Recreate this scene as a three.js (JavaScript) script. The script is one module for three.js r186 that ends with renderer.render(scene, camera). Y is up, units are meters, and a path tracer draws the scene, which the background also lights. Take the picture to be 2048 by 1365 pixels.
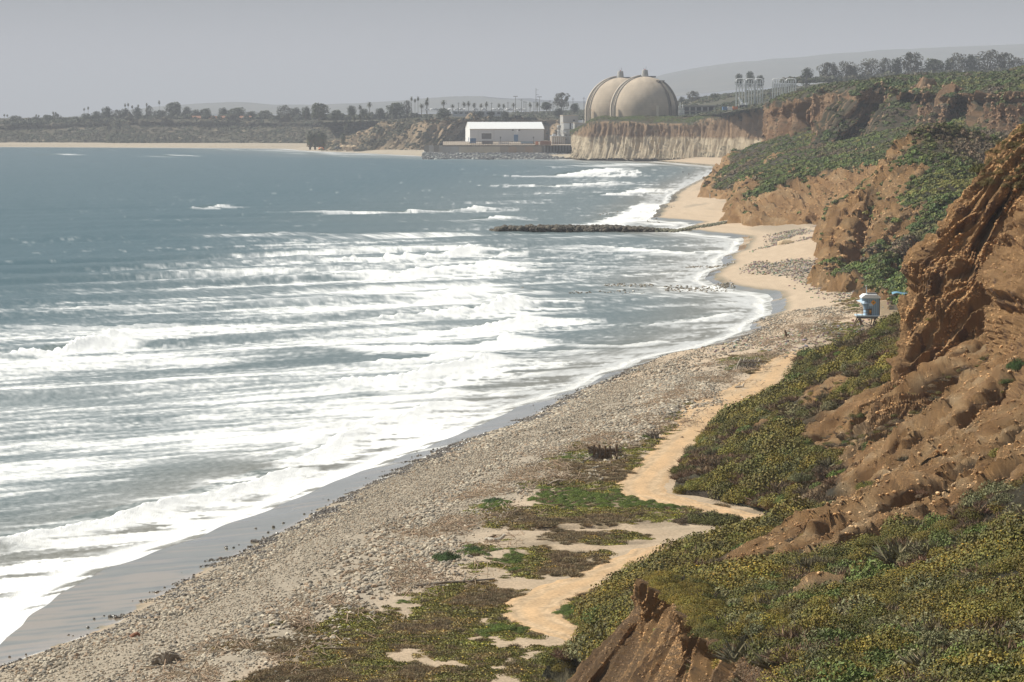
import * as THREE from 'three';
import { mergeGeometries } from 'three/addons/utils/BufferGeometryUtils.js';
import { MarchingCubes } from 'three/addons/objects/MarchingCubes.js';

// ---------------------------------------------------------------- camera, sky, sun, haze, exposure
const scene = new THREE.Scene();
const EYE = 32, FOCAL = 5690, PITCH = Math.atan(455.5 / FOCAL);          // a long lens on the bluff, 32 m above the sea
const camera = new THREE.PerspectiveCamera(2 * Math.atan(682.5 / FOCAL) * 180 / Math.PI, 2048 / 1365, 1, 40000);
camera.position.set(0, EYE, 0);
camera.rotation.x = -PITCH;
const renderer = new THREE.WebGLRenderer({ antialias: true });
renderer.toneMapping = THREE.LinearToneMapping;
renderer.toneMappingExposure = 1.26;
renderer.shadowMap.enabled = true;
const SUN = new THREE.Vector3(-0.63, 0.73, -0.25).normalize();
const sun = new THREE.DirectionalLight(new THREE.Color(1.0, 0.955, 0.84), 5.0);
sun.position.copy(SUN).multiplyScalar(3000).add(new THREE.Vector3(0, 0, -900));
sun.target.position.set(0, 0, -900);
sun.castShadow = true; sun.shadow.mapSize.set(4096, 4096);
Object.assign(sun.shadow.camera, { left: -900, right: 900, top: 900, bottom: -900, near: 10, far: 6000 });
sun.name = 'sun';
scene.add(sun, sun.target);
function skyTexture() {
  const W = 1024, H = 512, d = new Float32Array(W * H * 4);
  const stops = [[0, .43, .425, .46], [1.2, .37, .37, .40], [2.4, .25, .264, .285], [7, .25, .285, .31], [20, .22, .255, .295], [45, .15, .19, .25], [90, .11, .15, .23]];
  for (let r = 0; r < H; r++) {
    const el = ((r + .5) / H - .5) * 180, e = Math.max(0, el);
    let k = 0; while (k < stops.length - 2 && stops[k + 1][0] < e) k++;
    const a = stops[k], b = stops[k + 1], t = Math.min(1, (e - a[0]) / (b[0] - a[0]));
    for (let c = 0; c < W; c++) {
      const ro = ((c + .5) / W - .5) * 2 * Math.PI, u = el * Math.PI / 180;
      const cs = Math.cos(ro) * Math.cos(u) * SUN.x + Math.sin(u) * SUN.y + Math.sin(ro) * Math.cos(u) * SUN.z;
      const ang = Math.acos(Math.min(1, cs)) * 180 / Math.PI, glow = 1.3 * Math.exp(-ang / 9) + .25 * Math.exp(-ang / 28);
      for (let q = 0; q < 3; q++) d[(r * W + c) * 4 + q] = (a[q + 1] + (b[q + 1] - a[q + 1]) * t) + glow * [.42, .40, .36][q];
      d[(r * W + c) * 4 + 3] = 1;
    }
  }
  const t = new THREE.DataTexture(d, W, H, THREE.RGBAFormat, THREE.FloatType);
  t.mapping = THREE.EquirectangularReflectionMapping; t.magFilter = t.minFilter = THREE.LinearFilter; t.needsUpdate = true;
  return t;
}
const skyMap = skyTexture();
scene.background = skyMap; scene.environment = skyMap;
scene.fog = new THREE.FogExp2(new THREE.Color(0.74, 0.775, 0.865), 1.3e-4);

// ---------------------------------------------------------------- numbers, noise, pixel helpers
function rng(s) { return () => { s = (s + 0x6d2b79f5) | 0; let t = Math.imul(s ^ (s >>> 15), 1 | s); t = (t + Math.imul(t ^ (t >>> 7), 61 | t)) ^ t; return ((t ^ (t >>> 14)) >>> 0) / 4294967296; }; }
const PERM = new Uint8Array(1024);
{ const r = rng(77), p = [...Array(512).keys()].map((i) => i & 255); for (let i = 255; i > 0; i--) { const j = Math.floor(r() * (i + 1)); [p[i], p[j]] = [p[j], p[i]]; } for (let i = 0; i < 1024; i++) PERM[i] = p[i & 255]; }
const fade = (t) => t * t * t * (t * (t * 6 - 15) + 10), mix = (a, b, t) => a + (b - a) * t, clamp = (x, a = 0, b = 1) => Math.min(b, Math.max(a, x));
const smooth = (a, b, x) => { const t = clamp((x - a) / (b - a)); return t * t * (3 - 2 * t); };
const grad = (h, x, y, z) => { h &= 15; const u = h < 8 ? x : y, v = h < 4 ? y : h === 12 || h === 14 ? x : z; return ((h & 1) ? -u : u) + ((h & 2) ? -v : v); };
function noise(x, y, z = 0.37) {
  const X = Math.floor(x), Y = Math.floor(y), Z = Math.floor(z); x -= X; y -= Y; z -= Z;
  const u = fade(x), v = fade(y), w = fade(z), A = PERM[X & 255] + (Y & 255), B = PERM[(X + 1) & 255] + (Y & 255), zi = Z & 255;
  const AA = PERM[A & 511] + zi, AB = PERM[(A + 1) & 511] + zi, BA = PERM[B & 511] + zi, BB = PERM[(B + 1) & 511] + zi;
  return mix(mix(mix(grad(PERM[AA], x, y, z), grad(PERM[BA], x - 1, y, z), u), mix(grad(PERM[AB], x, y - 1, z), grad(PERM[BB], x - 1, y - 1, z), u), v),
    mix(mix(grad(PERM[AA + 1], x, y, z - 1), grad(PERM[BA + 1], x - 1, y, z - 1), u), mix(grad(PERM[AB + 1], x, y - 1, z - 1), grad(PERM[BB + 1], x - 1, y - 1, z - 1), u), v), w);
}
function fbm(x, y, z, o = 4) { let s = 0, a = .5; for (let i = 0; i < o; i++) { s += a * noise(x, y, z); x = x * 2.03 + 3.1; y = y * 2.03 + 1.7; z = z * 2.03 + .9; a *= .5; } return s; }
function ridge(x, y, z, o = 3) { let s = 0, a = .5; for (let i = 0; i < o; i++) { s += a * (1 - Math.abs(noise(x, y, z)) * 2); x = x * 2.1 + 5.2; y = y * 2.1 + 2.3; z = z * 2.1; a *= .5; } return s; }
const SP = Math.sin(PITCH), CP = Math.cos(PITCH);
function ray(px, py) { const a = (px - 1024) / FOCAL, b = -(py - 682.5) / FOCAL; return [a, -SP + b * CP, -CP - b * SP]; }   // a photograph pixel as a direction
function at(px, py, D) { const r = ray(px, py), k = D / -r[2]; return new THREE.Vector3(r[0] * k, EYE + r[1] * k, -D); }        // ... at D metres out
function on(px, py, h = 0) { const r = ray(px, py), k = (h - EYE) / r[1]; return new THREE.Vector3(r[0] * k, h, r[2] * k); }    // ... on a level h
const fanX = (px, D) => (px - 1024) / FOCAL * D * 1.0;
function curve(pts) {          // piecewise function of distance out: [[D, value], ...]
  const a = pts.slice().sort((p, q) => p[0] - q[0]);
  return (D) => { if (D <= a[0][0]) return a[0][1]; let k = 0; while (k < a.length - 2 && a[k + 1][0] < D) k++; const t = clamp((D - a[k][0]) / (a[k + 1][0] - a[k][0])); return mix(a[k][1], a[k + 1][1], t); };
}
const shoreCurve = (list, h) => curve(list.map(([x, y]) => { const p = on(x, y, h); return [-p.z, p.x]; }));

// ---------------------------------------------------------------- scene bookkeeping
const taken = new Map();
function numbered(name) { const n = taken.get(name) ?? 0; taken.set(name, n + 1); return n ? name + '_' + String(n).padStart(3, '0') : name; }
function tag(o, label, category, group, kind) {
  if (label) o.userData.label = label;
  if (category) o.userData.category = category;
  if (group) o.userData.group = group;
  if (kind) o.userData.kind = kind;
  return o;
}
function mesh(name, geo, mat, parent) {
  const m = new THREE.Mesh(geo, mat); m.castShadow = m.receiveShadow = true;
  if (parent) { m.name = name; parent.add(m); } else { m.name = numbered(name); scene.add(m); }
  return m;
}
function thing(name, label, category, pos, turn = 0, group) {
  const g = new THREE.Group(); g.name = numbered(name); scene.add(g);
  if (pos) g.position.copy(pos); g.rotation.y = turn;
  return tag(g, label, category, group);
}
function copyOf(src, pos, turn, scale, label, group) {
  const c = src.clone(); c.name = numbered(src.name.replace(/_\d{3}$/, '')); c.userData = { ...src.userData }; scene.add(c);
  c.position.copy(pos); c.rotation.y = turn; c.scale.set(...(Array.isArray(scale) ? scale : [scale, scale, scale]));
  return tag(c, label, null, group);
}
const ORD = ['first', 'second', 'third', 'fourth', 'fifth', 'sixth', 'seventh', 'eighth', 'ninth', 'tenth', 'eleventh', 'twelfth', 'thirteenth', 'fourteenth', 'fifteenth', 'sixteenth', 'seventeenth', 'eighteenth', 'nineteenth', 'twentieth',
  'twenty-first', 'twenty-second', 'twenty-third', 'twenty-fourth', 'twenty-fifth', 'twenty-sixth', 'twenty-seventh', 'twenty-eighth', 'twenty-ninth', 'thirtieth', 'thirty-first', 'thirty-second', 'thirty-third', 'thirty-fourth'];

// ---------------------------------------------------------------- textures and materials
function tileNoise(n, fn) {      // tiling grey texture, fn(u, v) with u, v in 0..1 on a torus
  const d = new Uint8Array(n * n * 4);
  for (let j = 0; j < n; j++) for (let i = 0; i < n; i++) { const v = clamp(fn(i / n, j / n)) * 255; d.set([v, v, v, 255], (j * n + i) * 4); }
  const t = new THREE.DataTexture(d, n, n); t.wrapS = t.wrapT = THREE.RepeatWrapping; t.magFilter = t.minFilter = THREE.LinearFilter; t.needsUpdate = true; return t;
}
const torus = (f) => (u, v) => { const k = (a) => smooth(.0, 1, a), U = k(u), V = k(v); return mix(mix(f(u, v), f(u - 1, v), U), mix(f(u, v - 1), f(u - 1, v - 1), U), V); };
const grainMap = tileNoise(512, torus((u, v) => .80 + .55 * fbm(u * 14, v * 14, 2.2, 5)));
const grainBump = tileNoise(512, torus((u, v) => .5 + .7 * fbm(u * 18, v * 18, 7.2, 5)));
const rippleBump = tileNoise(512, torus((u, v) => .5 + .45 * ridge(u * 9, v * 9, 3.3, 4) - .22));
grainMap.colorSpace = THREE.NoColorSpace;
const rep = (t, k) => { const c = t.clone(); c.repeat.set(k, k); c.needsUpdate = true; return c; };
const groundMat = new THREE.MeshStandardMaterial({ vertexColors: true, roughness: .95, map: rep(grainMap, .35), bumpMap: rep(grainBump, .5), bumpScale: .05 });
const earthMap = tileNoise(1024, torus((u, v) => .90 + .42 * fbm(u * 10, v * 10, 5.2, 6) + .22 * noise(u * 70, v * 70, 3.3) - .42 * smooth(.25, .5, noise(u * 34, v * 34, 8.1))));
earthMap.colorSpace = THREE.NoColorSpace;
const earthMat = new THREE.MeshStandardMaterial({ vertexColors: true, roughness: .96, map: rep(earthMap, .16), bumpMap: rep(earthMap, .16), bumpScale: .22 });
const farMat = new THREE.MeshStandardMaterial({ vertexColors: true, roughness: .96, map: rep(grainMap, .05), bumpMap: rep(grainBump, .06), bumpScale: .5 });
const wetMat = new THREE.MeshPhysicalMaterial({ vertexColors: true, roughness: .3, clearcoat: 1, clearcoatRoughness: .06, bumpMap: rep(grainBump, .25), bumpScale: .004 });
const seaMat = new THREE.MeshStandardMaterial({ vertexColors: true, roughness: .30, bumpMap: rep(rippleBump, .22), bumpScale: .15 });
const foamMat = new THREE.MeshStandardMaterial({ vertexColors: true, roughness: .9, bumpMap: rep(grainBump, .6), bumpScale: .12 });
const std = (r, g, b, rough = .85, o = {}) => new THREE.MeshStandardMaterial({ color: new THREE.Color().setRGB(r, g, b), roughness: rough, ...o });

// a grid of points as one mesh; colour(p, n, i, j) -> [r, g, b]; disp(p, n, i, j) moves a point along its normal
function sheet(nu, nv, point, { disp, color, groups, uv } = {}) {
  const N = nu * nv, pos = new Float32Array(N * 3), idx = [];
  const p = new THREE.Vector3(), n = new THREE.Vector3();
  for (let j = 0; j < nv; j++) for (let i = 0; i < nu; i++) { const q = point(i / (nu - 1), j / (nv - 1), i, j); pos.set([q.x, q.y, q.z], (j * nu + i) * 3); }
  const g = new THREE.BufferGeometry();
  g.setAttribute('position', new THREE.BufferAttribute(pos, 3));
  const ix = new Uint32Array((nu - 1) * (nv - 1) * 6); let k = 0;
  for (let j = 0; j < nv - 1; j++) for (let i = 0; i < nu - 1; i++) { const a = j * nu + i, b = a + 1, c = a + nu, d = c + 1; ix[k++] = a; ix[k++] = b; ix[k++] = c; ix[k++] = b; ix[k++] = d; ix[k++] = c; }
  g.setIndex(new THREE.BufferAttribute(ix, 1)); g.computeVertexNormals();
  const nor = g.attributes.normal.array;
  let up = 0; for (let a = 0; a < N; a++) up += nor[a * 3 + 1];
  if (up < 0) { for (let a = 0; a < k; a += 3) { const t = ix[a]; ix[a] = ix[a + 1]; ix[a + 1] = t; } g.computeVertexNormals(); }
  const base = g.attributes.normal.array.slice();
  if (disp) {
    for (let a = 0; a < N; a++) { p.fromArray(pos, a * 3); n.fromArray(base, a * 3); const d = disp(p, n, a % nu, (a / nu) | 0); pos[a * 3] += n.x * d; pos[a * 3 + 1] += n.y * d; pos[a * 3 + 2] += n.z * d; }
    g.computeVertexNormals();
  }
  const col = new Float32Array(N * 3), tx = new Float32Array(N * 2), nn = g.attributes.normal.array;
  for (let a = 0; a < N; a++) {
    p.fromArray(pos, a * 3); n.fromArray(nn, a * 3);
    col.set(color(p, n, a % nu, (a / nu) | 0), a * 3);
    if (uv) tx.set(uv(p, n), a * 2); else { const w = Math.abs(n.y); tx[a * 2] = p.x + p.z * .31; tx[a * 2 + 1] = p.z * (w) - p.y * 1.1 ; }
  }
  g.setAttribute('color', new THREE.BufferAttribute(col, 3)); g.setAttribute('uv', new THREE.BufferAttribute(tx, 2));
  if (groups) {                                           // triangles sorted by groups(triangle's first vertex) -> material number
    const lists = [[], []]; for (let a = 0; a < k; a += 3) lists[groups(ix[a])].push(ix[a], ix[a + 1], ix[a + 2]);
    g.setIndex(new THREE.BufferAttribute(new Uint32Array(lists[0].length + lists[1].length), 1)); g.index.array.set(lists[0]); g.index.array.set(lists[1], lists[0].length);
    g.addGroup(0, lists[0].length, 0); g.addGroup(lists[0].length, lists[1].length, 1);
  }
  g.userData.nu = nu;
  return g;
}
// smooth height over the plane through scattered points (thin plate)
function plate(points, lambda = .002) {
  const n = points.length, S = 1 / 100, P = points.map((p) => [p.x * S, p.z * S, p.y]), m = n + 3, A = [];
  const phi = (r2) => (r2 < 1e-12 ? 0 : r2 * Math.log(r2));
  for (let i = 0; i < m; i++) A.push(new Float64Array(m + 1));
  for (let i = 0; i < n; i++) {
    for (let j = 0; j < n; j++) A[i][j] = phi((P[i][0] - P[j][0]) ** 2 + (P[i][1] - P[j][1]) ** 2) + (i === j ? lambda : 0);
    A[i][n] = A[n][i] = 1; A[i][n + 1] = A[n + 1][i] = P[i][0]; A[i][n + 2] = A[n + 2][i] = P[i][1]; A[i][m] = P[i][2];
  }
  for (let c = 0; c < m; c++) {
    let b = c; for (let r = c + 1; r < m; r++) if (Math.abs(A[r][c]) > Math.abs(A[b][c])) b = r; [A[c], A[b]] = [A[b], A[c]];
    for (let r = c + 1; r < m; r++) { const f = A[r][c] / A[c][c]; if (f) for (let k = c; k <= m; k++) A[r][k] -= f * A[c][k]; }
  }
  const w = new Float64Array(m); for (let r = m - 1; r >= 0; r--) { let s = A[r][m]; for (let k = r + 1; k < m; k++) s -= A[r][k] * w[k]; w[r] = s / A[r][r]; }
  return (x, z) => { x *= S; z *= S; let s = w[n] + w[n + 1] * x + w[n + 2] * z; for (let i = 0; i < n; i++) s += w[i] * phi((x - P[i][0]) ** 2 + (z - P[i][1]) ** 2); return s; };
}
// a surface through 3-D curves, each a list of [px, py, D] with the same number of points
function loftPoint(curves) {
  const C = curves.map((c) => c.map((q) => at(...q))), cr = (a, b, c, d, t) => { const t2 = t * t, t3 = t2 * t; return .5 * (2 * b + (c - a) * t + (2 * a - 5 * b + 4 * c - d) * t2 + (3 * b - a - 3 * c + d) * t3); };
  const line = (pts, s) => { const n = pts.length, k = Math.min(n - 2, Math.floor(s)), t = s - k, g = (i) => pts[clamp(i, 0, n - 1)]; return ['x', 'y', 'z'].map((e) => cr(g(k - 1)[e], g(k)[e], g(k + 1)[e], g(k + 2)[e], t)); };
  return (u, v) => {
    const s = v * (C.length - 1), k = Math.min(C.length - 2, Math.floor(s)), t = s - k, su = u * (C[0].length - 1);
    const q = [-1, 0, 1, 2].map((o) => line(C[clamp(k + o, 0, C.length - 1)], su));
    return new THREE.Vector3(...[0, 1, 2].map((e) => cr(q[0][e], q[1][e], q[2][e], q[3][e], t)));
  };
}

// ---------------------------------------------------------------- the shore
const shore = shoreCurve([[-200, 1395], [-160, 1340], [0, 1258], [100, 1196], [200, 1140], [320, 1096], [420, 1060], [520, 1026], [600, 985], [690, 945], [800, 900], [920, 858], [1080, 802], [1180, 757], [1280, 720], [1400, 697], [1470, 668], [1528, 628], [1536, 612], [1510, 594], [1430, 580], [1385, 562], [1415, 538], [1445, 517], [1460, 495], [1472, 478], [1340, 464], [1385, 450], [1290, 441], [1308, 421], [1330, 402], [1345, 386], [1390, 363], [1425, 346], [1440, 335], [1300, 323], [1150, 319.5], [850, 313], [720, 306.5], [600, 301.5], [560, 297], [0, 294.2], [-300, 293.2]], 0);
const cobbleEdge = shoreCurve([[-160, 1420], [0, 1338], [110, 1300], [200, 1266], [250, 1240], [330, 1192], [420, 1140], [500, 1102], [600, 1048], [700, 992], [800, 942], [900, 895], [1040, 850], [1130, 800], [1200, 768], [1330, 712], [1450, 694], [1530, 655]], .9);
const flatEdge = shoreCurve([[330, 1420], [450, 1365], [560, 1292], [700, 1220], [850, 1160], [950, 1085], [980, 1020], [1080, 960], [1170, 925], [1230, 890], [1320, 850], [1400, 800], [1460, 750], [1510, 722], [1600, 680], [1650, 640], [1690, 600]], 4);
const xs = (D) => shore(D) + 2.2 * noise(D * .035, 3.1) * smooth(1500, 800, D) + .8 * noise(D * .13, 9.1) * smooth(900, 300, D);
function groundH(x, z) {                    // height of the beach, the flats behind it and the sea bed
  const D = -z, q = x - xs(D);
  if (q < 0) return Math.max(-4, q * .06);
  const w = clamp(cobbleEdge(D) - xs(D), 4, 14);
  let h = q < w ? q / w * .9 : .9 + 3.3 * smooth(w - 4, w + 22, q) - 3.3 * smooth(w - 4, w + 22, w);
  h += smooth(w, w + 8, q) * (.28 * fbm(x * .11, z * .11, 4.4, 4) + .10 * noise(x * .6, z * .6, 1.3));
  if (D < 480) h += smooth(w - 1, w + 2, q) * smooth(w + 12, w + 6, q) * .35;
  if (D < 215) { const d0 = at(1100, 1045, 194); h -= .3 * smooth(.6, -.4, Math.abs(D - 191 - .12 * x + .5 * noise(x * .4, 2)) - .5) * smooth(-6, -2, x) * smooth(14, 8, x); }
  return h;
}
const onGround = (px, py, guess = 4.3) => { let p = on(px, py, guess); for (let k = 0; k < 4; k++) p = on(px, py, groundH(p.x, p.z)); return p; };
const patches = [[770, 1262, 240, 36], [960, 1200, 130, 28], [700, 1345, 200, 24], [1120, 1322, 90, 26], [1080, 1118, 130, 20], [1180, 985, 110, 20], [1110, 1025, 170, 16], [1300, 1016, 120, 14], [1215, 925, 90, 36], [1290, 885, 70, 12], [1370, 857, 50, 8], [1405, 806, 48, 6], [1365, 832, 42, 7], [1520, 722, 60, 20], [1195, 1200, 75, 36], [1240, 1150, 70, 24], [1090, 960, 45, 9], [980, 1010, 50, 14], [950, 1097, 30, 9], [1690, 655, 60, 20], [1760, 600, 60, 18], [930, 1300, 120, 14], [1180, 1070, 90, 12]]
  .map(([px, py, rx, ry]) => { const c = on(px, py, 4.2), e = on(px + rx, py, 4.2), t = on(px, py - ry, 4.2); return { x: c.x, z: c.z, rx: (e.x - c.x) * 1.12, rz: (c.z - t.z) * 1.4 }; });
function patchAt(x, z) { let m = 0; for (const p of patches) { const a = (x - p.x) / p.rx, b = (z - p.z) / p.rz, r = a * a + b * b; if (r < 3) m = Math.max(m, 1.3 - Math.sqrt(r)); } return m <= 0 ? 0 : smooth(.16, .50, m + 1.1 * fbm(x * .30, z * .16, 8.8, 4) + .35 * noise(x * 1.1, z * .5, 3)); }
const SAND = [.62, .48, .34], SANDGOLD = [.60, .39, .215], WET = [.20, .185, .135], COB = [.34, .285, .215], SOIL = [.20, .145, .075];
const lerp3 = (a, b, t) => [mix(a[0], b[0], t), mix(a[1], b[1], t), mix(a[2], b[2], t)];
const stonyBand = (x, z) => { const q = x - xs(z * -1), n = fbm(x * .05, z * .012, 5.5, 4), m = noise(x * .3, z * .09, 2.1); return smooth(.02, .16, n + .12 * m - .02) * smooth(6, 14, q) * (1 - .7 * smooth(48, 70, q)) * (.35 + .65 * smooth(430, 520, -z)); };
function beachColor(p, n) {
  const D = -p.z, q = p.x - xs(D), g = .5 + fbm(p.x * .5, p.z * .3, 1.1, 4);
  let c = lerp3(SAND, [.50, .38, .265], clamp(g));
  const ce = cobbleEdge(D), fe = flatEdge(D);
  if (D < 430) {
    const golden = smooth(fe + 2, fe + 7, p.x) * (.25 + .75 * smooth(205, 250, D));
    c = lerp3(c, [.42, .335, .235], smooth(fe, fe + 3, p.x) * smooth(245, 205, D) * clamp(.6 + 1.4 * fbm(p.x * .3, p.z * .15, 17, 3)));
    c = lerp3(c, lerp3(SANDGOLD, SAND, clamp(.3 + 1.2 * fbm(p.x * .2, p.z * .2, 7, 3))), golden * .9);
    const cob = smooth(ce, ce + .5, p.x) * (1 - smooth(fe - 1.5, fe + 2.5, p.x + 3 * fbm(p.x * .3, p.z * .15, 6, 3))) * (1 - .92 * smooth(285, 345, D + 30 * noise(p.x * .1, p.z * .05)));
    c = lerp3(c, lerp3(COB, [.42, .35, .265], clamp(g)), cob);
    c = lerp3(c, SOIL, patchAt(p.x, p.z) * .8);
    const mud = smooth(.05, .3, fbm(p.x * .15, p.z * .35, 12.1, 3)) * smooth(fe - 2, fe + 3, p.x) * smooth(215, 195, D) * smooth(175, 185, D);
    c = lerp3(c, [.25, .19, .125], mud * .8);
  }
  if (D > 330) c = lerp3(c, [.27, .225, .17], stonyBand(p.x, p.z) * smooth(300, 350, D) * .55);
  const wetEdge = D < 430 ? ce : xs(D) + 4.5;
  c = lerp3(c, lerp3(lerp3(WET, [.12, .11, .085], smooth(.0, .35, fbm(p.x * .2, p.z * 1.1, 33, 4))), [.36, .27, .18], smooth(.0, .25, fbm(p.x * .14, p.z * .75, 27, 4) + .25 * smooth(215, 175, D) - .08) * .85), 1 - smooth(wetEdge - 1.5, wetEdge + 1.2, p.x));
  if (q < -1) c = [.12, .11, .08];
  return c;
}
const fanL = (D) => fanX(-130, D), fanR = (D) => fanX(2190, D);
const ROW = (yTop, yBottom, h, n) => { const o = []; for (let j = 0; j < n; j++) o.push((EYE - h) * FOCAL / (mix(yBottom, yTop, j / (n - 1)) - 227)); return o; };
{
  const rows = ROW(312, 1480, 3, 560), nu = 400;
  const geo = sheet(nu, rows.length, (u, v, i, j) => { const D = rows[j], a = Math.max(fanL(D), xs(D) - 14), b = Math.max(a + 20, Math.min(fanR(D), xs(D) + 140)), x = mix(a, b, Math.pow(u, 1.25)); return new THREE.Vector3(x, groundH(x, -D), -D); },
    { color: beachColor, uv: (p) => [p.x, p.z], groups: (a) => 0 });
  const P = geo.attributes.position.array, l = [[], []], ix = geo.index.array;
  for (let a = 0; a < ix.length; a += 3) { const x = P[ix[a] * 3], z = P[ix[a] * 3 + 2], D = -z; const e = D < 430 ? cobbleEdge(D) - .3 : xs(D) + 3.5; l[x + .8 * noise(x * .9, z * .9) + 1.3 * noise(x * .5, z * .12, 4) < e ? 1 : 0].push(ix[a], ix[a + 1], ix[a + 2]); }
  ix.set(l[0]); ix.set(l[1], l[0].length); geo.clearGroups(); geo.addGroup(0, l[0].length, 0); geo.addGroup(l[0].length, l[1].length, 1);
  tag(mesh('beach', geo, [groundMat, wetMat]), 'long curving beach of wet sand, cobbles and pale dry sand along the sea', 'beach', null, 'structure');
}
{
  const rows = []; for (let j = 0; j < 160; j++) rows.push(2010 + 1500 * Math.pow(j / 159, .9));
  const geo = sheet(160, rows.length, (u, v, i, j) => { const D = rows[j], a = Math.max(fanX(-400, D), xs(D) - 14), x = mix(a, fanX(2600, D), Math.pow(u, 2)); return new THREE.Vector3(x, Math.min(2.6, groundH(x, -D) * .6) - .004 * Math.max(0, D - 3050), -D); },
    { color: (p) => lerp3([.52, .44, .33], [.44, .37, .28], clamp(.5 + fbm(p.x * .02, p.z * .02, 1, 3))), uv: (p) => [p.x, p.z] });
  tag(mesh('beach', geo, farMat), 'distant pale sand beach along the cove beyond the plant', 'beach', null, 'structure');
}
{
  const g = new THREE.PlaneGeometry(60000, 60000); g.rotateX(-Math.PI / 2); g.translate(0, -4.6, 0);
  tag(mesh('ground', g, std(.14, .12, .09)), 'low ground and sea bed reaching to the horizon', 'ground', null, 'structure');
}

// ---------------------------------------------------------------- the sea: swell, breakers, foam
const FRONTS = [   // a breaker's leading edge in the picture, then [metres of white water behind it, height, strength]
  [[[-60, 1082], [0, 1075], [120, 1056], [300, 1012], [430, 985], [560, 945], [625, 928]], 5, .75, 1], [[[500, 925], [600, 917], [650, 893], [700, 865], [735, 853]], 5, .5, 1], [[[540, 905], [600, 890], [660, 868]], 3, .35, .9],
  [[[560, 858], [700, 845], [800, 831], [880, 806], [912, 797]], 7, .6, 1], [[[740, 800], [800, 795], [860, 790], [905, 775]], 6, .4, .95], [[[560, 768], [760, 757], [900, 732], [985, 703]], 9, 1.0, 1], [[[700, 725], [800, 722], [930, 700]], 8, .4, .8],
  [[[600, 693], [800, 692], [960, 690], [1028, 667]], 11, .5, .95], [[[780, 662], [900, 660], [1000, 647], [1058, 628]], 9, .7, 1], [[[740, 630], [880, 620], [980, 611], [1028, 584]], 10, 1.2, 1], [[[600, 581], [850, 585], [975, 571]], 12, .5, 1],
  [[[560, 540], [800, 546], [930, 531], [990, 518]], 13, .7, 1], [[[540, 512], [760, 513], [900, 506], [955, 488]], 11, 1.3, 1], [[[-60, 712], [60, 701], [130, 690], [200, 673], [228, 661]], 8, 1.5, 1],
  [[[900, 353], [1080, 352], [1130, 350], [1180, 340], [1225, 335]], 28, .9, .9], [[[540, 423], [760, 422], [920, 419], [968, 412]], 12, .9, .75], [[[925, 437], [965, 437], [998, 430]], 10, .9, .8], [[[370, 417], [410, 415], [440, 409]], 7, .6, .7],
  [[[70, 309], [150, 308]], 16, .8, .8], [[[240, 312], [330, 311], [370, 309]], 14, .8, .9], [[[560, 307], [700, 308], [780, 310]], 16, .5, .7], [[[-20, 614], [200, 612], [520, 598], [700, 592]], 9, .3, .6], [[[-20, 650], [200, 655], [380, 645]], 8, .3, .55], [[[400, 470], [520, 468], [570, 462]], 6, .5, .45],
  [[[1000, 368], [1100, 372], [1240, 362]], 16, .3, .75], [[[1080, 335], [1190, 330], [1290, 326]], 26, .4, .9], [[[1180, 392], [1240, 386], [1290, 375]], 16, .4, .8], [[[1120, 452], [1180, 447], [1240, 430], [1290, 402]], 22, .3, .9], [[[1060, 490], [1200, 492], [1380, 505], [1440, 500]], 18, .2, .7], [[[1080, 528], [1250, 533], [1380, 530]], 9, .2, .55], [[[1240, 655], [1380, 640], [1480, 622]], 5, .25, .7], [[[1100, 690], [1240, 690], [1330, 680]], 5, .2, .6],
].map(([pts, trail, height, s]) => { const w = pts.map(([x, y]) => on(x, y, height * .5)); return { w, trail, height, s, x0: Math.min(...w.map((p) => p.x)) - trail - 30, x1: Math.max(...w.map((p) => p.x)) + 12, z0: Math.min(...w.map((p) => p.z)) - trail - 30, z1: Math.max(...w.map((p) => p.z)) + 12 }; });
const breakX = shoreCurve([[-100, 1100], [0, 1078], [430, 990], [625, 930], [735, 855], [912, 798], [985, 705], [1058, 630], [1028, 586], [988, 520], [955, 490], [985, 440], [1250, 350], [1290, 328]], 0);
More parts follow.
